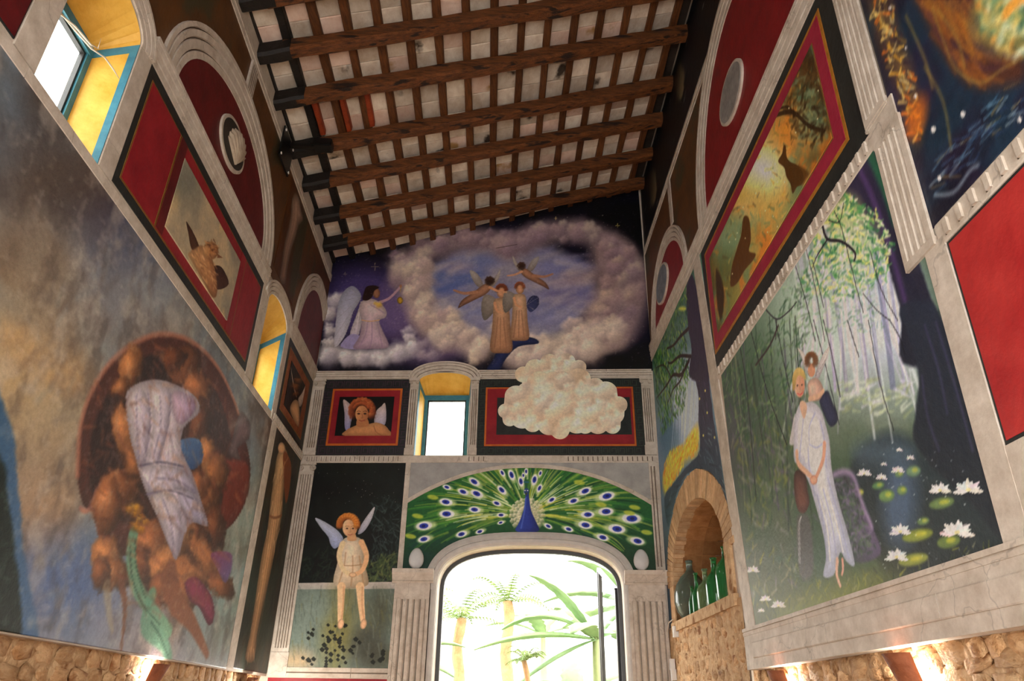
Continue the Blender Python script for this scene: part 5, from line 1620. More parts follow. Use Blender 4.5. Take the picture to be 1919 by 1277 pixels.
for i in range(60):
    F.oval(R.uniform(820, 1200), R.uniform(420, 880), 2.5, 2, (196, 206, 206), soft=3, a=R.uniform(.3, .8), sm=False)
# rock, jar and spring
F.poly([(722, 545), (760, 532), (796, 552), (826, 640), (868, 740), (892, 830), (800, 856), (752, 760), (734, 640)], (112, 96, 128), col2=(66, 78, 74), d=(-1, .6), soft=8, rnd=.2)
F.dabs(360, [(735, 560), (800, 570), (880, 820), (770, 840), (745, 700)], [(70, 92, 72), (54, 70, 62), (92, 112, 86), (120, 108, 132), (60, 64, 66)], 16, 8, 60, 50, 5, .7)
F.line([(728, 548), (765, 536), (798, 556), (826, 640), (862, 730)], 16, (166, 146, 180), .7, 12)
F.poly([(586, 552), (600, 530), (625, 545), (634, 600), (640, 650), (622, 684), (600, 672), (588, 620)], (92, 64, 58), col2=(126, 84, 72), soft=3, rnd=.3)
F.poly([(596, 720), (606, 690), (634, 690), (650, 760), (652, 900), (606, 900)], (96, 90, 92), soft=14, a=.8)
for x in (602, 606):
    F.line([(612, 695), (x, 730), (x + 2, 860)], 3, (206, 206, 206), .6, 2)
# winged companion behind
wing(F, [(640, 200), (622, 170), (612, 130), (598, 98), (622, 118), (636, 150), (644, 190)], (222, 214, 206), (170, 166, 170), lines=4)
wing(F, [(660, 200), (672, 160), (690, 120), (712, 94), (704, 130), (690, 170), (672, 210)], (222, 214, 206), (170, 166, 170), lines=4)
F.poly([(676, 280), (704, 250), (722, 290), (742, 350), (716, 378), (690, 330)], (58, 62, 88), soft=5, rnd=.25)
F.poly([(636, 222), (658, 204), (678, 216), (690, 250), (676, 284), (646, 284), (636, 254)], (226, 196, 176), col2=(190, 154, 140), d=(1, 1), soft=3, rnd=.25)
F.oval(648, 178, 13, 24, (196, 146, 116), soft=2)
for k in range(12):
    a = math.radians(150 + k * 22)
    F.puff(648 + 15 * math.cos(a), 146 + 24 * math.sin(a), 13, (132, 88, 54), (70, 46, 32), .95, .4)
F.line([(640, 280), (668, 272), (690, 252)], 12, (210, 170, 142), .9, 4)
# woman in a white dress
F.poly([(590, 330), (575, 400), (570, 440), (592, 430)], (206, 200, 206), soft=4, a=.8)
F.poly([(606, 298), (628, 292), (656, 292), (682, 320), (698, 370), (712, 430), (718, 510), (732, 590), (752, 670), (776, 750), (800, 850), (796, 872), (770, 852), (752, 822), (740, 856), (726, 904), (690, 906), (700, 836), (690, 760), (672, 690), (652, 620), (640, 580), (612, 520), (588, 500), (584, 430), (588, 350)], (226, 224, 232), col2=(190, 196, 216), d=(.2, 1), soft=3, rnd=.22)
for p in ([(620, 340), (612, 420), (604, 490)], [(660, 330), (640, 380), (640, 430)], [(680, 360), (696, 440), (700, 520)], [(636, 450), (640, 520), (660, 620)], [(668, 620), (690, 720), (702, 850)], [(690, 600), (720, 720), (736, 830)], [(706, 560), (744, 690), (780, 840)], [(640, 440), (665, 452), (684, 440)]):
    F.line(p, 5, (146, 150, 184), .6, 5)
for p in ([(640, 340), (626, 420), (628, 500)], [(680, 640), (704, 740), (714, 850)], [(700, 600), (732, 700), (760, 820)]):
    F.line(p, 5, (244, 242, 244), .7, 5)
F.poly([(608, 290), (622, 288), (632, 310), (622, 350), (608, 316)], (222, 170, 146), soft=3)
F.line([(596, 470), (602, 510), (640, 548), (658, 568)], 17, (222, 166, 140), 1, 3, .35)
F.line([(694, 440), (690, 490), (672, 540), (655, 574)], 17, (214, 156, 132), 1, 3, .35)
F.oval(656, 566, 13, 17, (218, 164, 138), soft=3, rnd=.2)
F.oval(606, 232, 18, 42, (224, 172, 144), soft=3, col2=(196, 140, 116), d=(1, 0))
F.poly([(582, 250), (580, 205), (590, 176), (606, 168), (622, 182), (628, 214), (620, 206), (604, 196), (594, 210), (590, 240)], (206, 182, 116), col2=(166, 138, 84), soft=3)
F.oval(598, 232, 3, 3, (70, 54, 50), soft=2); F.oval(614, 230, 3, 3, (70, 54, 50), soft=2)
F.line([(606, 232), (608, 246)], 2, (180, 120, 100), .8, 2)
F.line([(598, 260), (607, 265), (616, 258)], 4, (196, 96, 96), .9, 2)
F.line([(740, 850), (738, 900), (750, 940)], 15, (214, 168, 146), 1, 3, .3)
F.line([(758, 850), (760, 880), (756, 900)], 12, (196, 150, 130), 1, 3, .3)
tag(F.build('pond_mural', 0, .010, 1.25, con=1.2), 'forest pond mural with a woman in a white dress and water lilies', 'mural')

# ---- willow tree panel around the niche
def niche_out(u):
    k = abs(u - NC) / (NA + .30)
    return 2.57 if k >= 1 else max(2.57, NZ + (NB + .30) * math.sqrt(1 - k * k))
F = Fresco(RIGHT, .03, 2.86, niche_out, 6.22, 200, 330)
F.grad([(2.5, (62, 80, 96)), (3.6, (78, 98, 108)), (4.2, (96, 122, 140)), (5.0, (120, 140, 160)), (6.2, (76, 108, 92))])
F.at(*JZ)
F.oval(560, 330, 120, 330, (172, 184, 208), soft=130, a=.9)
F.oval(420, 560, 80, 180, (84, 116, 140), soft=90, a=.9)
for i in range(12):
    R = random.Random(i)
    x = R.uniform(440, 620)
    F.line([(x + 10, 60), (x, 300), (x - R.uniform(0, 30), 640)], R.uniform(6, 14), (206, 212, 228), .4, 8)
F.poly([(372, 860), (430, 680), (520, 630), (600, 500), (640, 480), (632, 680), (540, 740), (460, 880), (390, 980)], (206, 176, 70), soft=40, a=.85)
F.dabs(620, [(370, 800), (420, 660), (520, 620), (600, 500), (640, 480), (630, 680), (540, 740), (460, 880), (390, 980)], [(226, 196, 62), (232, 160, 44), (206, 206, 90), (226, 126, 40), (176, 180, 80)], 34, 9, -80, 15, 3, .85)
F.poly([(600, -30), (700, -30), (722, 150), (752, 420), (790, 640), (830, 900), (860, 1100), (820, 1000), (700, 830), (560, 830), (470, 1000), (415, 1230), (385, 1010), (470, 880), (560, 770), (640, 690), (650, 560), (640, 420), (640, 250), (612, 100)], (58, 50, 72), col2=(62, 86, 96), d=(0, 1), soft=8, wob=14)
F.dabs(240, [(640, 480), (760, 480), (850, 1000), (700, 820), (560, 820), (420, 1160), (400, 1020), (640, 700)], [(46, 60, 72), (92, 118, 126), (130, 150, 150), (40, 46, 60)], 50, 8, lambda x, y: 60 if x > 640 else -50, 20, 5, .6)
F.dabs(90, [(610, 0), (700, 0), (750, 460), (650, 460)], [(38, 32, 46), (92, 78, 104), (48, 42, 60)], 80, 7, 82, 6, 6, .6)
for (x, y) in ((668, 45), (688, 105), (645, 130), (690, 210), (648, 270), (705, 375), (676, 545), (760, 560)):
    F.oval(x, y, 5, 10, (226, 206, 120), soft=5)
F.at(*IZ)
F.poly([(440, 760), (476, 690), (520, 860), (552, 1060), (580, 1300), (460, 1300), (470, 1130), (450, 1000)], (58, 52, 72), soft=8, wob=14)
F.dabs(700, [(240, 1210), (330, 980), (440, 760), (456, 900), (440, 1040), (456, 1300), (250, 1300)], [(58, 108, 52), (92, 140, 66), (46, 84, 56), (150, 170, 80), (60, 92, 110), (40, 66, 48)], 26, 6, 85, 14, 8, .8)
F.oval(415, 890, 22, 12, (206, 206, 96), soft=10)
F.at(*JZ)
F.dabs(800, [(296, -100), (460, -60), (560, 20), (560, 150), (520, 380), (440, 440), (380, 540), (345, 500)], [(56, 110, 52), (92, 146, 64), (44, 86, 52), (140, 166, 76), (40, 66, 50)], 40, 8, 85, 12, 9, .8)
bw_ = (56, 40, 44)
F.line([(570, -20), (510, 90), (450, 92), (400, 170), (330, 260)], 17, bw_, .95, 4, .65)
F.line([(545, 30), (500, 140), (450, 200), (410, 300)], 12, bw_, .95, 4, .6)
F.line([(430, 100), (380, 20), (320, 40)], 8, bw_, .9, 4, .5)
F.at(*IZ)
F.line([(450, 1010), (400, 1060), (360, 1110), (322, 1128)], 12, bw_, .95, 4, .5)
F.line([(466, 1176), (400, 1174), (350, 1214), (330, 1212)], 11, bw_, .95, 4, .5)
tag(F.build('willow_mural', 0, .008, 1.4, con=1.2), 'willow tree mural with blue light above the bottle niche', 'mural')

# ---- hare picture
e, h = frame_thing('framed_painting', 'wide glowing woodland picture of two hares in crimson and gold borders', RIGHT, (2.87, 6.36, 4.735, 6.215),
                   [('gold_line', (2.99, 6.15, 4.885, 6.105), M['gold']), ('crimson_border', (3.025, 6.115, 4.92, 6.07), M['crimson']), ('pale_line', (3.16, 5.985, 5.045, 5.945), M['dimgold'])])
F = Fresco(RIGHT, 3.17, 5.975, 5.055, 5.935, 330, 140)
F.grad([(3.1, (76, 72, 42)), (3.6, (116, 110, 60)), (4.2, (150, 140, 84)), (4.8, (176, 140, 78)), (5.4, (104, 110, 76)), (6.0, (62, 50, 30))], 'u')
F.mottle((86, 120, 96), 2.6, 3, .56, .2, .7).mottle((186, 110, 44), 3, 7, .58, .18, .7).at(*GZ)
for (x, y, r, c, a) in ((490, 660, 100, (246, 222, 160), 1), (500, 640, 50, (255, 240, 190), .9), (440, 730, 60, (220, 150, 80), .8), (600, 480, 60, (206, 130, 56), .8), (540, 780, 70, (170, 150, 84), .7), (380, 880, 60, (128, 146, 116), .8), (360, 1010, 50, (96, 96, 56), .7), (700, 260, 70, (62, 46, 30), .9), (740, 430, 60, (74, 62, 40), .8), (680, 470, 60, (96, 136, 116), .6)):
    F.oval(x, y, r, r, c, soft=r * 1.2, a=a)
F.dabs(500, [(680, 180), (770, 505), (345, 1220), (305, 990)], [(190, 130, 52), (96, 128, 100), (80, 66, 36), (206, 170, 90), (120, 110, 56), (70, 92, 74)], 20, 7, -60, 60, 4, .5)
F.dabs(300, [(680, 180), (770, 480), (700, 560), (570, 430), (620, 330)], [(52, 38, 24), (70, 52, 32), (92, 74, 44), (110, 120, 92)], 30, 10, -60, 40, 5, .7)
F.line([(560, 430), (620, 420), (680, 470), (740, 490)], 12, (56, 40, 26), .9, 4, .3)
F.line([(620, 420), (600, 400), (575, 405)], 8, (56, 40, 26), .9, 4, .3)
hc = (78, 54, 26)
F.poly([(580, 575), (586, 545), (594, 548), (597, 585), (610, 605), (640, 620), (660, 655), (655, 690), (636, 700), (620, 725), (612, 690), (596, 660), (588, 628), (565, 605)], hc, soft=3)
F.poly([(640, 620), (680, 645), (670, 670), (650, 690)], hc, soft=8, a=.8)
F.poly([(434, 815), (452, 812), (460, 850), (462, 900), (455, 940), (480, 950), (470, 975), (440, 1010), (410, 1060), (385, 1070), (390, 1000), (410, 930), (425, 880)], (86, 58, 28), soft=4)
F.poly([(330, 1010), (350, 1040), (362, 1110), (350, 1200), (335, 1140)], (62, 46, 28), soft=10)
for i in range(40):
    R = random.Random(i)
    F.oval(R.uniform(340, 730), R.uniform(330, 1150), 2.2, 3, (226, 220, 180), soft=2, a=.8, sm=False)
adopt(F.build('canvas', 0, h + .004, 1.6, con=1.2), e)['label'] = 'glowing woodland with two dark hare silhouettes'

# ---- dark enchanted forest mural above the scarlet panel
F = Fresco(RIGHT, 6.61, 8.6, 3.82, 6.21, 230, 260)
F.fill((30, 30, 44)).mottle((52, 42, 66), 2.2, 3, .5, .25, .8).mottle((34, 58, 74), 2.6, 9, .56, .2, .7).at(*GZ)
F.poly([(1000, -200), (1320, -200), (1400, 100), (1475, 180), (1475, 300), (1330, 330), (1250, 290), (1180, 200), (1110, 60)], (84, 52, 40), soft=50, a=.9)
F.dabs(320, [(1060, -150), (1330, -150), (1400, 120), (1475, 200), (1330, 310), (1230, 290), (1130, 100)], [(126, 76, 40), (86, 54, 60), (60, 40, 56), (150, 96, 44), (170, 120, 54)], 100, 13, lambda x, y: 55 if x < 1320 else 20, 10, 4, .55, 1.4)
F.oval(1420, 60, 120, 110, (116, 140, 96), soft=110, a=.9)
F.dabs(200, [(1290, -120), (1560, -120), (1560, 210), (1410, 190), (1340, 90)], [(206, 190, 120), (226, 136, 52), (96, 140, 110), (196, 206, 180), (180, 160, 90), (60, 90, 70)], 60, 20, -40, 40, 5, .7, 1.5)
F.poly([(880, -100), (960, -60), (1020, 150), (1060, 260), (1100, 460), (1080, 540), (1010, 330), (930, 130)], (112, 88, 62), soft=50, a=.8)
F.dabs(620, [(880, -100), (960, -60), (1030, 150), (1060, 260), (1110, 460), (1080, 560), (1010, 330), (930, 130)], [(206, 180, 110), (196, 150, 60), (112, 92, 60), (206, 116, 44), (176, 160, 120), (60, 46, 56)], 26, 10, -60, 60, 6, .8)
F.oval(1080, 440, 34, 80, (206, 110, 40), 15, soft=50, a=.7)
for p in ([(1140, 30), (1180, 150), (1230, 260), (1320, 310), (1400, 260), (1475, 220)], [(1160, 40), (1230, 140), (1260, 250)], [(1110, 250), (1180, 380), (1210, 560)], [(1040, 60), (1110, 220), (1140, 330)]):
    F.line(p, 10, (150, 126, 66), .5, 12)
F.dabs(220, [(1160, 720), (1280, 620), (1475, 420), (1475, 250), (1300, 440), (1140, 620)], [(96, 128, 150), (62, 92, 120), (136, 150, 156), (50, 66, 96), (130, 110, 70)], 60, 9, -42, 16, 8, .5)
F.line([(1150, 730), (1220, 720), (1280, 640), (1310, 620)], 12, (150, 166, 176), .6, 14)
F.line([(1340, 760), (1420, 640), (1475, 560)], 10, (30, 96, 90), .8, 10)
for (x, y, r) in ((1254, 428, 11), (1143, 485, 11), (1166, 667, 9), (1468, 448, 9), (980, 30, 6), (1076, 360, 7), (1040, 180, 5)):
    F.oval(x, y, r * .8, r, (222, 216, 210), soft=6)
tag(F.build('enchanted_forest_mural', 0, .010, 1.3, con=1.15), 'dark forest mural with gnarled glowing tree above the scarlet panel', 'mural')

# ---- lunettes and night sky of the right wall
e = tag(empty('medallion_lunette', RIGHT.P(4.6, 6.48)), 'large red lunette under a wide arch with a grey oval medallion', 'lunette')
slab('field', RIGHT, 3.22, 5.98, 6.48, arch_fn(4.60, 6.48, 1.39, 1.55), 0, .007, M['rlunette'], e, 48)
medallion(RIGHT, 4.40, 7.07, .36, .27, M['oval'], e, rim=.03)
e = tag(empty('corner_lunette', RIGHT.P(1.28, 6.48)), 'small crimson lunette in the right corner with a blue-grey oval medallion', 'lunette')
slab('field', RIGHT, .39, 2.17, 6.48, arch_fn(1.28, 6.48, .89, .82), 0, .007, M['rlunette'], e, 36)
medallion(RIGHT, 1.04, 6.92, .36, .27, M['blueoval'], e, rim=.03)
F = Fresco(RIGHT, 0.0, 9.5, 8.18, 9.42, 260, 60)
F.fill((13, 13, 18)).mottle((26, 28, 38), 1.5, 3, .5, .3, .8)
R = random.Random(5)
for i in range(90):
    u, v = R.uniform(.1, 6), R.uniform(8.25, 9.4)
    c = F.cut(np.array([[u - .012, v - .012], [u + .012, v + .012]]), .01)
    if c is not None:
        F.blend(c, (176, 176, 176), np.clip(1 - np.hypot(c[3] - u, c[4] - v) / .014, 0, 1))
F.at(*GZ)
for (x, y, rx, ry) in ((188, 305, 17, 70), (88, 700, 14, 68)):
    F.oval(x, y, rx, ry, (124, 112, 86), soft=5, col2=(34, 30, 26), d=(-1, 0))
tag(F.build('night_sky_fresco', 0, .006, 1.2), 'black starry fresco with two pale moons under the high side of the roof', 'fresco')

# ================================================================= BOTTLE NICHE
e = tag(empty('bottle_niche', RIGHT.P(NC, 2.57, -.3)), 'arched brick niche in the right wall holding green bottles', 'niche')
# voussoirs of the front arch, thin bricks on edge
nv = 44
def ring_pt(t, k):
    da = -.0 + .30 * k
    return (NC + (NA + da) * math.cos(t), NZ + (NB + da) * math.sin(t))
R = random.Random(2)
for i in range(nv):
    t0, t1 = math.pi * i / nv, math.pi * (i + 1) / nv
    g = (t1 - t0) * .07
    o1 = 1 + R.uniform(-.06, .05)
    vs = []
    hh = .014 + R.uniform(0, .008)
    for hq in (-.12, hh):
        for (t, k) in ((t0 + g, -.02), (t1 - g, -.02), (t1 - g, o1), (t0 + g, o1)):
            vs.append(RIGHT.P(*ring_pt(t, k), hq))
    adopt(link('arch_brick', vs, [(0, 1, 2, 3), (4, 5, 6, 7), (0, 1, 5, 4), (1, 2, 6, 5), (2, 3, 7, 6), (3, 0, 4, 7)], M['voussoir']), e)
slab('jamb', RIGHT, NC - NA - .20, NC - NA, 2.57, 3.0, -.1, .016, M['voussoir'], e)
slab('jamb', RIGHT, NC + NA, NC + NA + .19, 2.53, 3.05, -.1, .03, M['mortar'], e)
# arch bed behind the voussoirs
sweep('arch_bed', RIGHT, [ring_pt(t, 0) for t in np.linspace(math.pi, 0, 40)], .29, [(0, -.1, 0), (0, .008, 0), (1, .008, 0), (1, -.1, 0)], e, mats=[M['mortar'], M['mortar']])
# barrel vault in brick courses and the back wall
nc_, dep = 13, 1.05
for i in range(nc_):
    t0, t1 = math.pi * i / nc_, math.pi * (i + 1) / nc_
    for j in range(4):
        h0_, h1_ = -.10 - (dep - .1) * j / 4, -.10 - (dep - .1) * (j + 1) / 4
        ins = -.012 if (i + j) % 2 else -.004
        vs = []
        for hq in (h0_ - .004, h1_ + .004):
            for (t, k) in ((t0 + .006, ins), (t1 - .006, ins), (t1 - .006, .3), (t0 + .006, .3)):
                vs.append(RIGHT.P(*ring_pt(t, k), hq))
        adopt(link('vault_brick', vs, [(0, 1, 2, 3), (4, 5, 6, 7), (0, 1, 5, 4), (1, 2, 6, 5), (2, 3, 7, 6), (3, 0, 4, 7)], M['vault']), e)
for sg in (-1, 1):
    a = NC + sg * (NA + .08)
    slab('side_wall', RIGHT, a - .09, a + .09, 2.3, 3.02, -dep, -.1, M['vault'], e)
slab('back_wall', RIGHT, NC - NA - .3, NC + NA + .3, 2.3, 4.2, -dep - .1, -dep, M['vault'], e)
slab('ledge', RIGHT, NC - NA - .12, NC + NA + .22, 2.47, 2.575, -dep, .05, M['mortar'], e)

def stand(x, hin):
    """place along the ledge, at depth hin, of the bottle seen at sketch column x"""
    a, b = -.3, 3.2
    for _ in range(40):
        m_ = (a + b) / 2
        if to_px(RIGHT.P(m_, 2.72, hin))[0] < 1150 + x * .2483:
            a = m_
        else:
            b = m_
    return a
def bprof(R_, H, neck, nh, lip=.006):
    body = H - nh
    return [(R_ * .82, 0.0), (R_ * .97, .012), (R_, body * .12), (R_, body * .60), (R_ * .93, body * .76), (R_ * .70, body * .90), (neck * 1.4, body), (neck, body + nh * .2), (neck * .94, H - .02), (neck + lip, H - .018), (neck + lip, H)]
dj = [(.08, 0.0), (.13, .02), (.185, .10), (.21, .20), (.205, .30), (.175, .40), (.12, .49), (.065, .54), (.04, .575), (.036, .66), (.045, .662), (.045, .685)]
tag(lathe('demijohn', dj, RIGHT.P(.63, 2.5755, -.15), M['demijohn']), 'big smoky demijohn standing at the corner end of the niche', 'bottle')
for (x, hin, pr, mt, lab) in (
        (600, -.055, bprof(.050, .33, .015, .12), 'bottle', 'smallest slim green bottle beside the demijohn'),
        (636, -.055, bprof(.060, .44, .018, .17), 'bottle', 'tall slim green bottle beside the smallest one'),
        (706, -.09, bprof(.105, .44, .026, .14), 'palebottle', 'round pale green bottle in the niche'),
        (752, -.32, bprof(.07, .42, .02, .14), 'bottle', 'green bottle hidden behind the pale round one'),
        (778, -.09, bprof(.105, .49, .030, .15), 'bottle', 'large dark green bottle next to the pale round one'),
        (852, -.27, bprof(.085, .44, .028, .12), 'bottle', 'green bottle second from the niche pier'),
        (868, -.09, bprof(.115, .52, .03, .12), 'bottle', 'biggest green bottle by the niche pier')):
    tag(lathe('glass_bottle', pr, RIGHT.P(stand(x, hin), 2.5755, hin), M[mt]), lab, 'bottle', 'green bottles in the niche')

# ================================================================= RUBBLE STONEWORK
def unit_stone(seed):
    R = random.Random(seed)
    bm = bmesh.new()
    bmesh.ops.create_icosphere(bm, subdivisions=1, radius=.5)
    for v in bm.verts:
        v.co = Vector((math.copysign(abs(v.co.x * 2) ** .7, v.co.x) / 2, math.copysign(abs(v.co.y * 2) ** .7, v.co.y) / 2, v.co.z * R.uniform(.7, 1.1)))
        v.co *= R.uniform(.82, 1.12)
    me = bpy.data.meshes.new('stone'); bm.to_mesh(me); bm.free()
    me.materials.append(M['stone'])
    me.polygons.foreach_set('use_smooth', [True] * len(me.polygons))
    return me
SM = [unit_stone(k) for k in range(6)]
def stones(wall, parent, rects, seed, h=.012):
    R = random.Random(seed)
    n = wall.n / np.linalg.norm(wall.n)
    for (u0, u1, v0, v1, su, sv) in rects:
        v = v0
        while v < v1 - .02:
            rowh = sv * R.uniform(.75, 1.2)
            u = u0 - R.uniform(0, su)
            while u < u1:
                w = su * R.uniform(.6, 1.45)
                if u + w > u0 + .02:
                    a, b = max(u, u0), min(u + w, u1)
                    if b - a > .04:
                        P = wall.P((a + b) / 2, min(v + rowh / 2 + R.uniform(-.01, .01), v1 - rowh * .3), h)
                        ob = bpy.data.objects.new('stone', R.choice(SM))
                        m = Matrix([[wall.d[0], 0, n[0], P[0]], [wall.d[1], 0, n[1], P[1]], [0, 1, 0, P[2]], [0, 0, 0, 1]])
                        ob.matrix_basis = m @ Matrix.Rotation(R.uniform(-.2, .2), 4, 'Z') @ Matrix.Diagonal(((b - a) * 1.02, rowh * 1.0, .06 * R.uniform(.7, 1.2), 1))
                        COL.objects.link(ob); ob.parent = parent
                u += w
            v += rowh
def rough(name, wall, u0, u1, v0, v1, h0, amp, mat, par, nu, nv, seed):
    """rough-hewn face: a grid in real relief with a solid back"""
    vs, fs = [], []
    us, vv = np.linspace(u0, u1, nu), np.linspace(v0, v1, nv)
    U, V = np.meshgrid(us, vv, indexing='ij')
    H = h0 + amp * (fbm(U * 7, V * 9, seed, 5) - .5) * 2
    H[0, :] = H[-1, :] = h0; H[:, 0] = h0
    for i in range(nu):
        for j in range(nv):
            vs.append(wall.P(us[i], vv[j], H[i, j]))
    for i in range(nu - 1):
        for j in range(nv - 1):
            q = i * nv + j
            fs.append((q, q + nv, q + nv + 1, q + 1))
    ob = link(name, vs, fs, mat, par, smooth=True)
    return ob
for (wall, par, u0, u1, v1, ha) in ((LEFT, wall_left, -.02, 10.5, 1.955, -.075), (RIGHT, wall_right, 2.97, 10.5, 1.945, -.075), (RIGHT, wall_right, .02, 2.99, 2.53, .018)):
    slab('stone_base', wall, u0, u1, 0.0, v1, -.32, ha - .035, M['mortar'], par)
    rough('mortar_face', wall, u0, u1, 1.4, v1, ha, .03, M['mortar'], par, int((u1 - u0) * 40), int((v1 - 1.4) * 45), 7)
stones(LEFT, wall_left, [(.1, 6.0, 1.60, 1.93, .19, .125)], 4, -.075)
stones(RIGHT, wall_right, [(.34, 2.95, 1.66, 2.50, .17, .11)], 5, .006)
stones(RIGHT, wall_right, [(3.0, 6.9, 1.66, 1.92, .19, .12)], 6, -.075)

# ================================================================= SCONCES (curved roof tiles with a lamp behind)
def sconce(wall, u, label, watt, lean=0.0, hl=.05, zl=1.80):
    base = wall.P(u, 1.62, -.06)
    e = tag(empty('wall_sconce', base), label, 'wall lamp', None)
    vs, fs = [], []
    nA, nH = 12, 5
    for layer in (0, 1):
        for i in range(nH + 1):
            k = i / nH
            z = 1.60 + .30 * k
            r = (.07 + .035 * k) - .012 * layer
            out = -.06 + .10 * k
            for j in range(nA + 1):
                a = math.pi * j / nA
                vs.append(wall.P(u + lean * k + r * math.cos(a), z, out + r * .8 * math.sin(a)))
    m = (nA + 1); N = m * (nH + 1)
    for l in (0, 1):
        for i in range(nH):
            for j in range(nA):
                q = l * N + i * m + j
                fs.append((q, q + 1, q + m + 1, q + m))
    for j in range(nA):
        fs.append((j, j + 1, N + j + 1, N + j)); q = nH * m + j; fs.append((q, q + 1, N + q + 1, N + q))
    for i in range(nH):
        fs.append((i * m, (i + 1) * m, N + (i + 1) * m, N + i * m)); q = i * m + nA; fs.append((q, q + m, N + q + m, N + q))
    adopt(link('tile_shade', vs, fs, M['terracotta'], smooth=True), e)['label'] = 'curved terracotta tile'
    box('bracket', wall.P(u, 1.62, -.05), .06, .1, .04, M['blackmetal'], e, wall.d, wall.n)
    ld = bpy.data.lights.new('lamp_bulb', 'POINT')
    ld.energy = watt; ld.color = (1.0, .93, .82); ld.shadow_soft_size = .03
    lo = bpy.data.objects.new('lamp_bulb', ld)
    COL.objects.link(lo)
    P = wall.P(u + lean, zl, hl)
    lo.matrix_world = Matrix.Translation(P) @ Matrix.Rotation(math.pi, 4, 'X')
    adopt(lo, e)
    return e
for (wall, px, py, lab, wt) in ((LEFT, 285, 1262, 'curved terracotta tile sconce under the pale drapery mural', 9), (LEFT, 462, 1276, 'curved terracotta tile sconce below the cream strip by the corner', 26),
                                (RIGHT, 1470, 1266, 'curved terracotta tile sconce under the plinth beside the bottle niche', 8), (RIGHT, 1706, 1252, 'curved terracotta tile sconce under the pond mural plinth', 9)):
    u, v = wall.uv(px, py)
    sconce(wall, u, lab, wt, hl=(.10 if px > 400 else .05) if wall is LEFT else -.005)

# ================================================================= SMALL THINGS
# black spotlight bracket on the left cornice
u, v = LEFT.uv(533, 312)
e = tag(empty('spotlight_bracket', LEFT.P(u, 7.55)), 'black metal bracket with spotlight on the left cornice under the rafters', 'bracket')
slab('mounting_plate', LEFT, u - .06, u + .36, 7.42, 7.86, .03, .05, M['blackmetal'], e)
box('arm', LEFT.P(u + .1, 7.78, .22), .34, .05, .05, M['blackmetal'], e, LEFT.n / np.linalg.norm(LEFT.n), LEFT.d)
box('lamp_head', LEFT.P(u + .1, 7.80, .46), .22, .16, .12, M['blackmetal'], e, LEFT.n / np.linalg.norm(LEFT.n), LEFT.d, bev=.012)
for (du, z) in ((-.03, 7.46), (.33, 7.46), (-.03, 7.82), (.33, 7.82)):
    box('bolt', LEFT.P(u + du, z, .054), .014, .022, .022, M['white'], e, LEFT.n / np.linalg.norm(LEFT.n), LEFT.d)
# cobweb strands across the near left window
e = tag(empty('cobweb', LEFT.P(6.4, 5.9, -.05)), 'dusty cobweb strands hanging across the large left window', 'cobweb')
M['dust'] = noise_mat('cobweb_dust', (200, 188, 170), (220, 210, 196), 8, .9)
for (pts, r) in (([(142, 0, -.16), (146, 25, -.12), (165, 50, -.08), (182, 84, -.04), (192, 92, -.02)], .006), ([(146, 20, -.12), (170, 58, -.1), (186, 92, -.05), (205, 108, -.03), (218, 130, -.02), (226, 148, -.01)], .006), ([(195, 92, -.04), (198, 72, -.03)], .003), ([(160, 40, -.1), (176, 66, -.08), (188, 90, -.05)], .004)):
    P = [LEFT.P(*LEFT.uv(x, y), hh) for x, y, hh in pts]
    tube('strand', P, [r] * (len(P) - 1) + [r * .3], M['dust'], e, 5)
# cable with white insulators beside the niche pier
cab = [(440, 1270), (452, 1200), (440, 1100), (434, 1000), (438, 900), (448, 835), (475, 815)]
P = [RIGHT.P(*RIGHT.uv(1150 + x * .2483, 960 + y * .2483), .05) for x, y in cab]
e = tag(empty('wall_cable', P[0]), 'old twisted cable with white insulators beside the niche pier', 'cable')
tube('cable', P, .008, M['dust'], e, 6)
for (x, y) in ((497, 905), (472, 1152), (483, 1232)):
    u, v = RIGHT.uv(1150 + x * .2483, 960 + y * .2483)
    slab('insulator', RIGHT, u - .035, u + .035, v - .06, v + .06, .02, .075, M['white'], e)

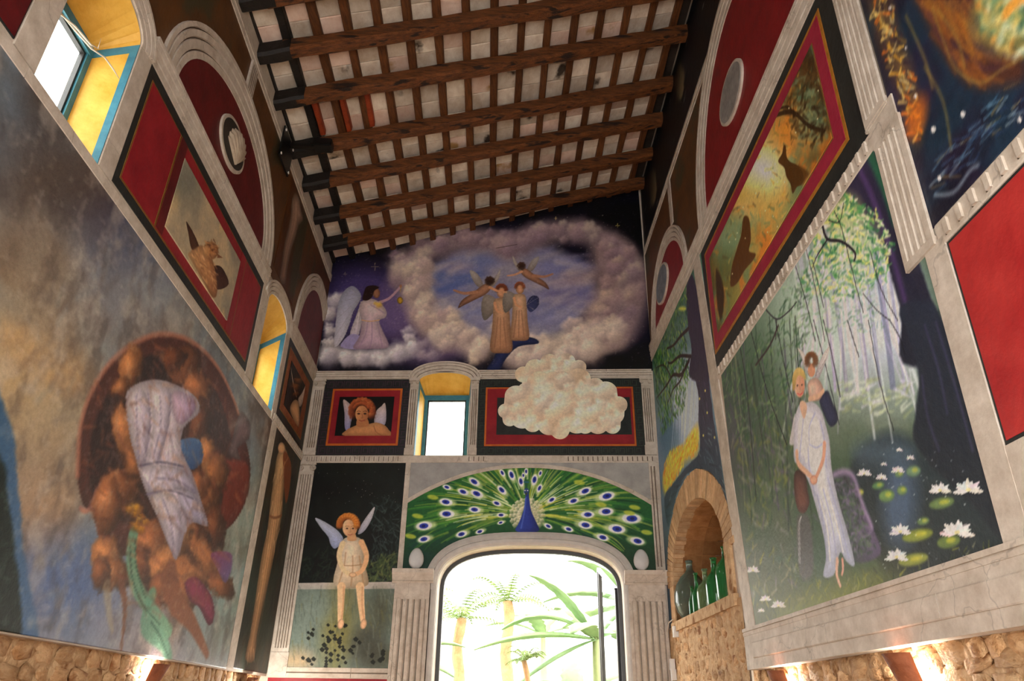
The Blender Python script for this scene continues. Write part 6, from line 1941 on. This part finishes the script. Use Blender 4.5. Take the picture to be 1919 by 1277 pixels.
# ================================================================= GARDEN
gm = noise_mat('garden_ground', (150, 146, 120), (176, 172, 148), 2, .9)
struct(box('garden_ground', (-.5, 19, -.25), 26, 18, .3, gm))
M['leaf'] = noise_mat('banana_leaf', (104, 138, 88), (140, 168, 116), 3, .5, rnd=.2)
M['palm'] = noise_mat('palm_leaf', (92, 120, 62), (130, 150, 84), 3, .6, rnd=.2)
M['trunk'] = noise_mat('palm_trunk', (150, 112, 74), (188, 150, 108), 6, .8, .6, 30)
M['stalk'] = noise_mat('banana_stalk', (130, 146, 96), (158, 168, 116), 5, .6)
M['gwall'] = noise_mat('garden_wall_paint', (206, 200, 190), (222, 216, 206), 3, .8)
struct(box('garden_wall', (-.5, 22, 1.4), 24, .3, 3.4, M['gwall']), 'white garden wall behind the plants')
def leaf_mesh(name, P0, dirv, length, width, droop, mat, parent, seed, n=14, split=True):
    """broad leaf with midrib, drooping along its length, edges torn"""
    R = random.Random(seed)
    d = np.array(dirv, float); d /= np.linalg.norm(d)
    side = np.cross(d, [0, 0, 1.0]); side /= np.linalg.norm(side)
    vs, fs = [], []
    p = np.array(P0, float)
    for i in range(n + 1):
        k = i / n
        w = width * (math.sin(math.pi * min(1, k * .93 + .05)) ** .7) * .5
        dd = d + np.array([0, 0, -droop * k * 1.6]); dd /= np.linalg.norm(dd)
        up = np.cross(side, dd)
        a = w * (1 - (.35 * R.random() if split and i % 2 else 0)); b = w * (1 - (.35 * R.random() if split and i % 2 else 0))
        vs += [p - side * a - up * .18 * w, p - side * a * .5 + up * .05 * w, p.copy(), p + side * b * .5 + up * .05 * w, p + side * b - up * .18 * w]
        p = p + dd * length / n
    for i in range(n):
        for j in range(4):
            q = i * 5 + j
            fs.append((q, q + 1, q + 6, q + 5))
    ob = link(name, vs, fs, mat, smooth=True)
    sm = ob.modifiers.new('thickness', 'SOLIDIFY'); sm.thickness = .006
    return adopt(ob, parent)
def banana(label, x, y, h, leaves, seed):
    R = random.Random(seed)
    e = tag(empty('banana_plant', (x, y, -.1)), label, 'plant')
    tube('stalk', [(x, y, -.1), (x + .03, y, h * .5), (x, y, h)], [.13, .11, .06], M['stalk'], e, 10)
    for (az, el, L_, w, dr) in leaves:
        a, b = math.radians(az), math.radians(el)
        leaf_mesh('leaf', (x, y, h - .05), (math.cos(a) * math.cos(b), math.sin(a) * math.cos(b), math.sin(b)), L_, w, dr, M['leaf'], e, R.randrange(999))
banana('big banana plant right of the open door leaf with arching leaves', .72, 12.6, 2.7, [(178, 12, 2.0, .50, .40), (170, 40, 1.7, .45, .75), (200, 58, 1.5, .40, .5), (10, 55, 1.6, .5, .7), (250, 30, 1.3, .42, .7), (120, 50, 1.5, .45, .6), (60, 30, 1.4, .45, .7), (190, -16, 1.5, .45, .35)], 3)
banana('young banana plant low beside the door leaf', .35, 13.4, 1.7, [(185, 25, 1.6, .45, .5), (150, 45, 1.3, .4, .6), (20, 50, 1.3, .4, .6), (230, 50, 1.0, .35, .6), (90, 60, 1.2, .4, .5)], 5)
banana('banana plant beside the left jamb of the garden door', -2.55, 12.0, 2.2, [(20, 42, 1.4, .42, .6), (-20, 25, 1.3, .4, .7), (75, 60, 1.3, .4, .5), (160, 50, 1.3, .4, .6), (-60, 45, 1.0, .36, .7)], 7)
banana('tall banana plant far behind the open door leaf', 1.75, 16.0, 3.6, [(175, 30, 2.0, .55, .6), (200, 55, 1.8, .5, .6), (150, 10, 1.8, .5, .5), (260, 40, 1.5, .45, .7), (30, 45, 1.6, .5, .6)], 13)
banana('banana plant standing between the palms', -.2, 20.2, 3.4, [(180, 35, 1.6, .5, .6), (10, 30, 1.7, .5, .6), (60, 60, 1.5, .45, .5), (250, 45, 1.3, .45, .6), (130, 50, 1.5, .45, .6)], 17)
def palm(label, x, y, h, nf, L_, seed, tr=.1):
    R = random.Random(seed)
    e = tag(empty('palm_tree', (x, y, -.1)), label, 'palm')
    pts = [(x + .04 * math.sin(i * 1.3 + seed), y, -.1 + (h + .1) * i / 14) for i in range(15)]
    tube('trunk', pts, [tr * (1.1 - .25 * i / 14) * (1 + (.12 if i % 2 else 0)) for i in range(15)], M['trunk'], e, 10)
    for k in range(nf):
        az = 2 * math.pi * k / nf + R.uniform(-.2, .2); el = R.uniform(.1, 1.0)
        d = np.array([math.cos(az) * math.cos(el), math.sin(az) * math.cos(el), math.sin(el)])
        vs, fs = [], []
        p = np.array([x, y, h]); n = 14
        for i in range(n):
            k_ = i / n
            dd = d + np.array([0, 0, -1.4 * k_ * k_]); dd /= np.linalg.norm(dd)
            q = p + dd * L_ / n
            side = np.cross(dd, [0, 0, 1.0]); side /= np.linalg.norm(side) + 1e-9
            w = L_ * .26 * math.sin(math.pi * (k_ * .85 + .12))
            for sg in (-1, 1):
                tip = p + (side * sg * .8 + dd * .5 + np.array([0, 0, -.35])) * w
                b = len(vs)
                vs += [p, p + dd * L_ / n * .55, tip]
                fs.append((b, b + 1, b + 2))
            b = len(vs)
            vs += [p - side * .008, p + side * .008, q + side * .008, q - side * .008]; fs.append((b, b + 1, b + 2, b + 3))
            p = q
        ob = link('frond', vs, fs, M['palm'])
        sm = ob.modifiers.new('thickness', 'SOLIDIFY'); sm.thickness = .004
        adopt(ob, e)
palm('slender palm with tan trunk left in the garden doorway', -1.75, 15.0, 3.2, 14, 1.0, 2, .11)
palm('taller palm with tan trunk in the middle of the garden doorway', -.95, 17.2, 3.8, 14, 1.1, 4, .13)
palm('leaning palm clump behind the others', -3.4, 19.5, 3.9, 12, 1.2, 9, .12)
palm('small bushy yucca stem in the doorway centre', -.38, 12.0, 2.3, 16, .36, 11, .045)
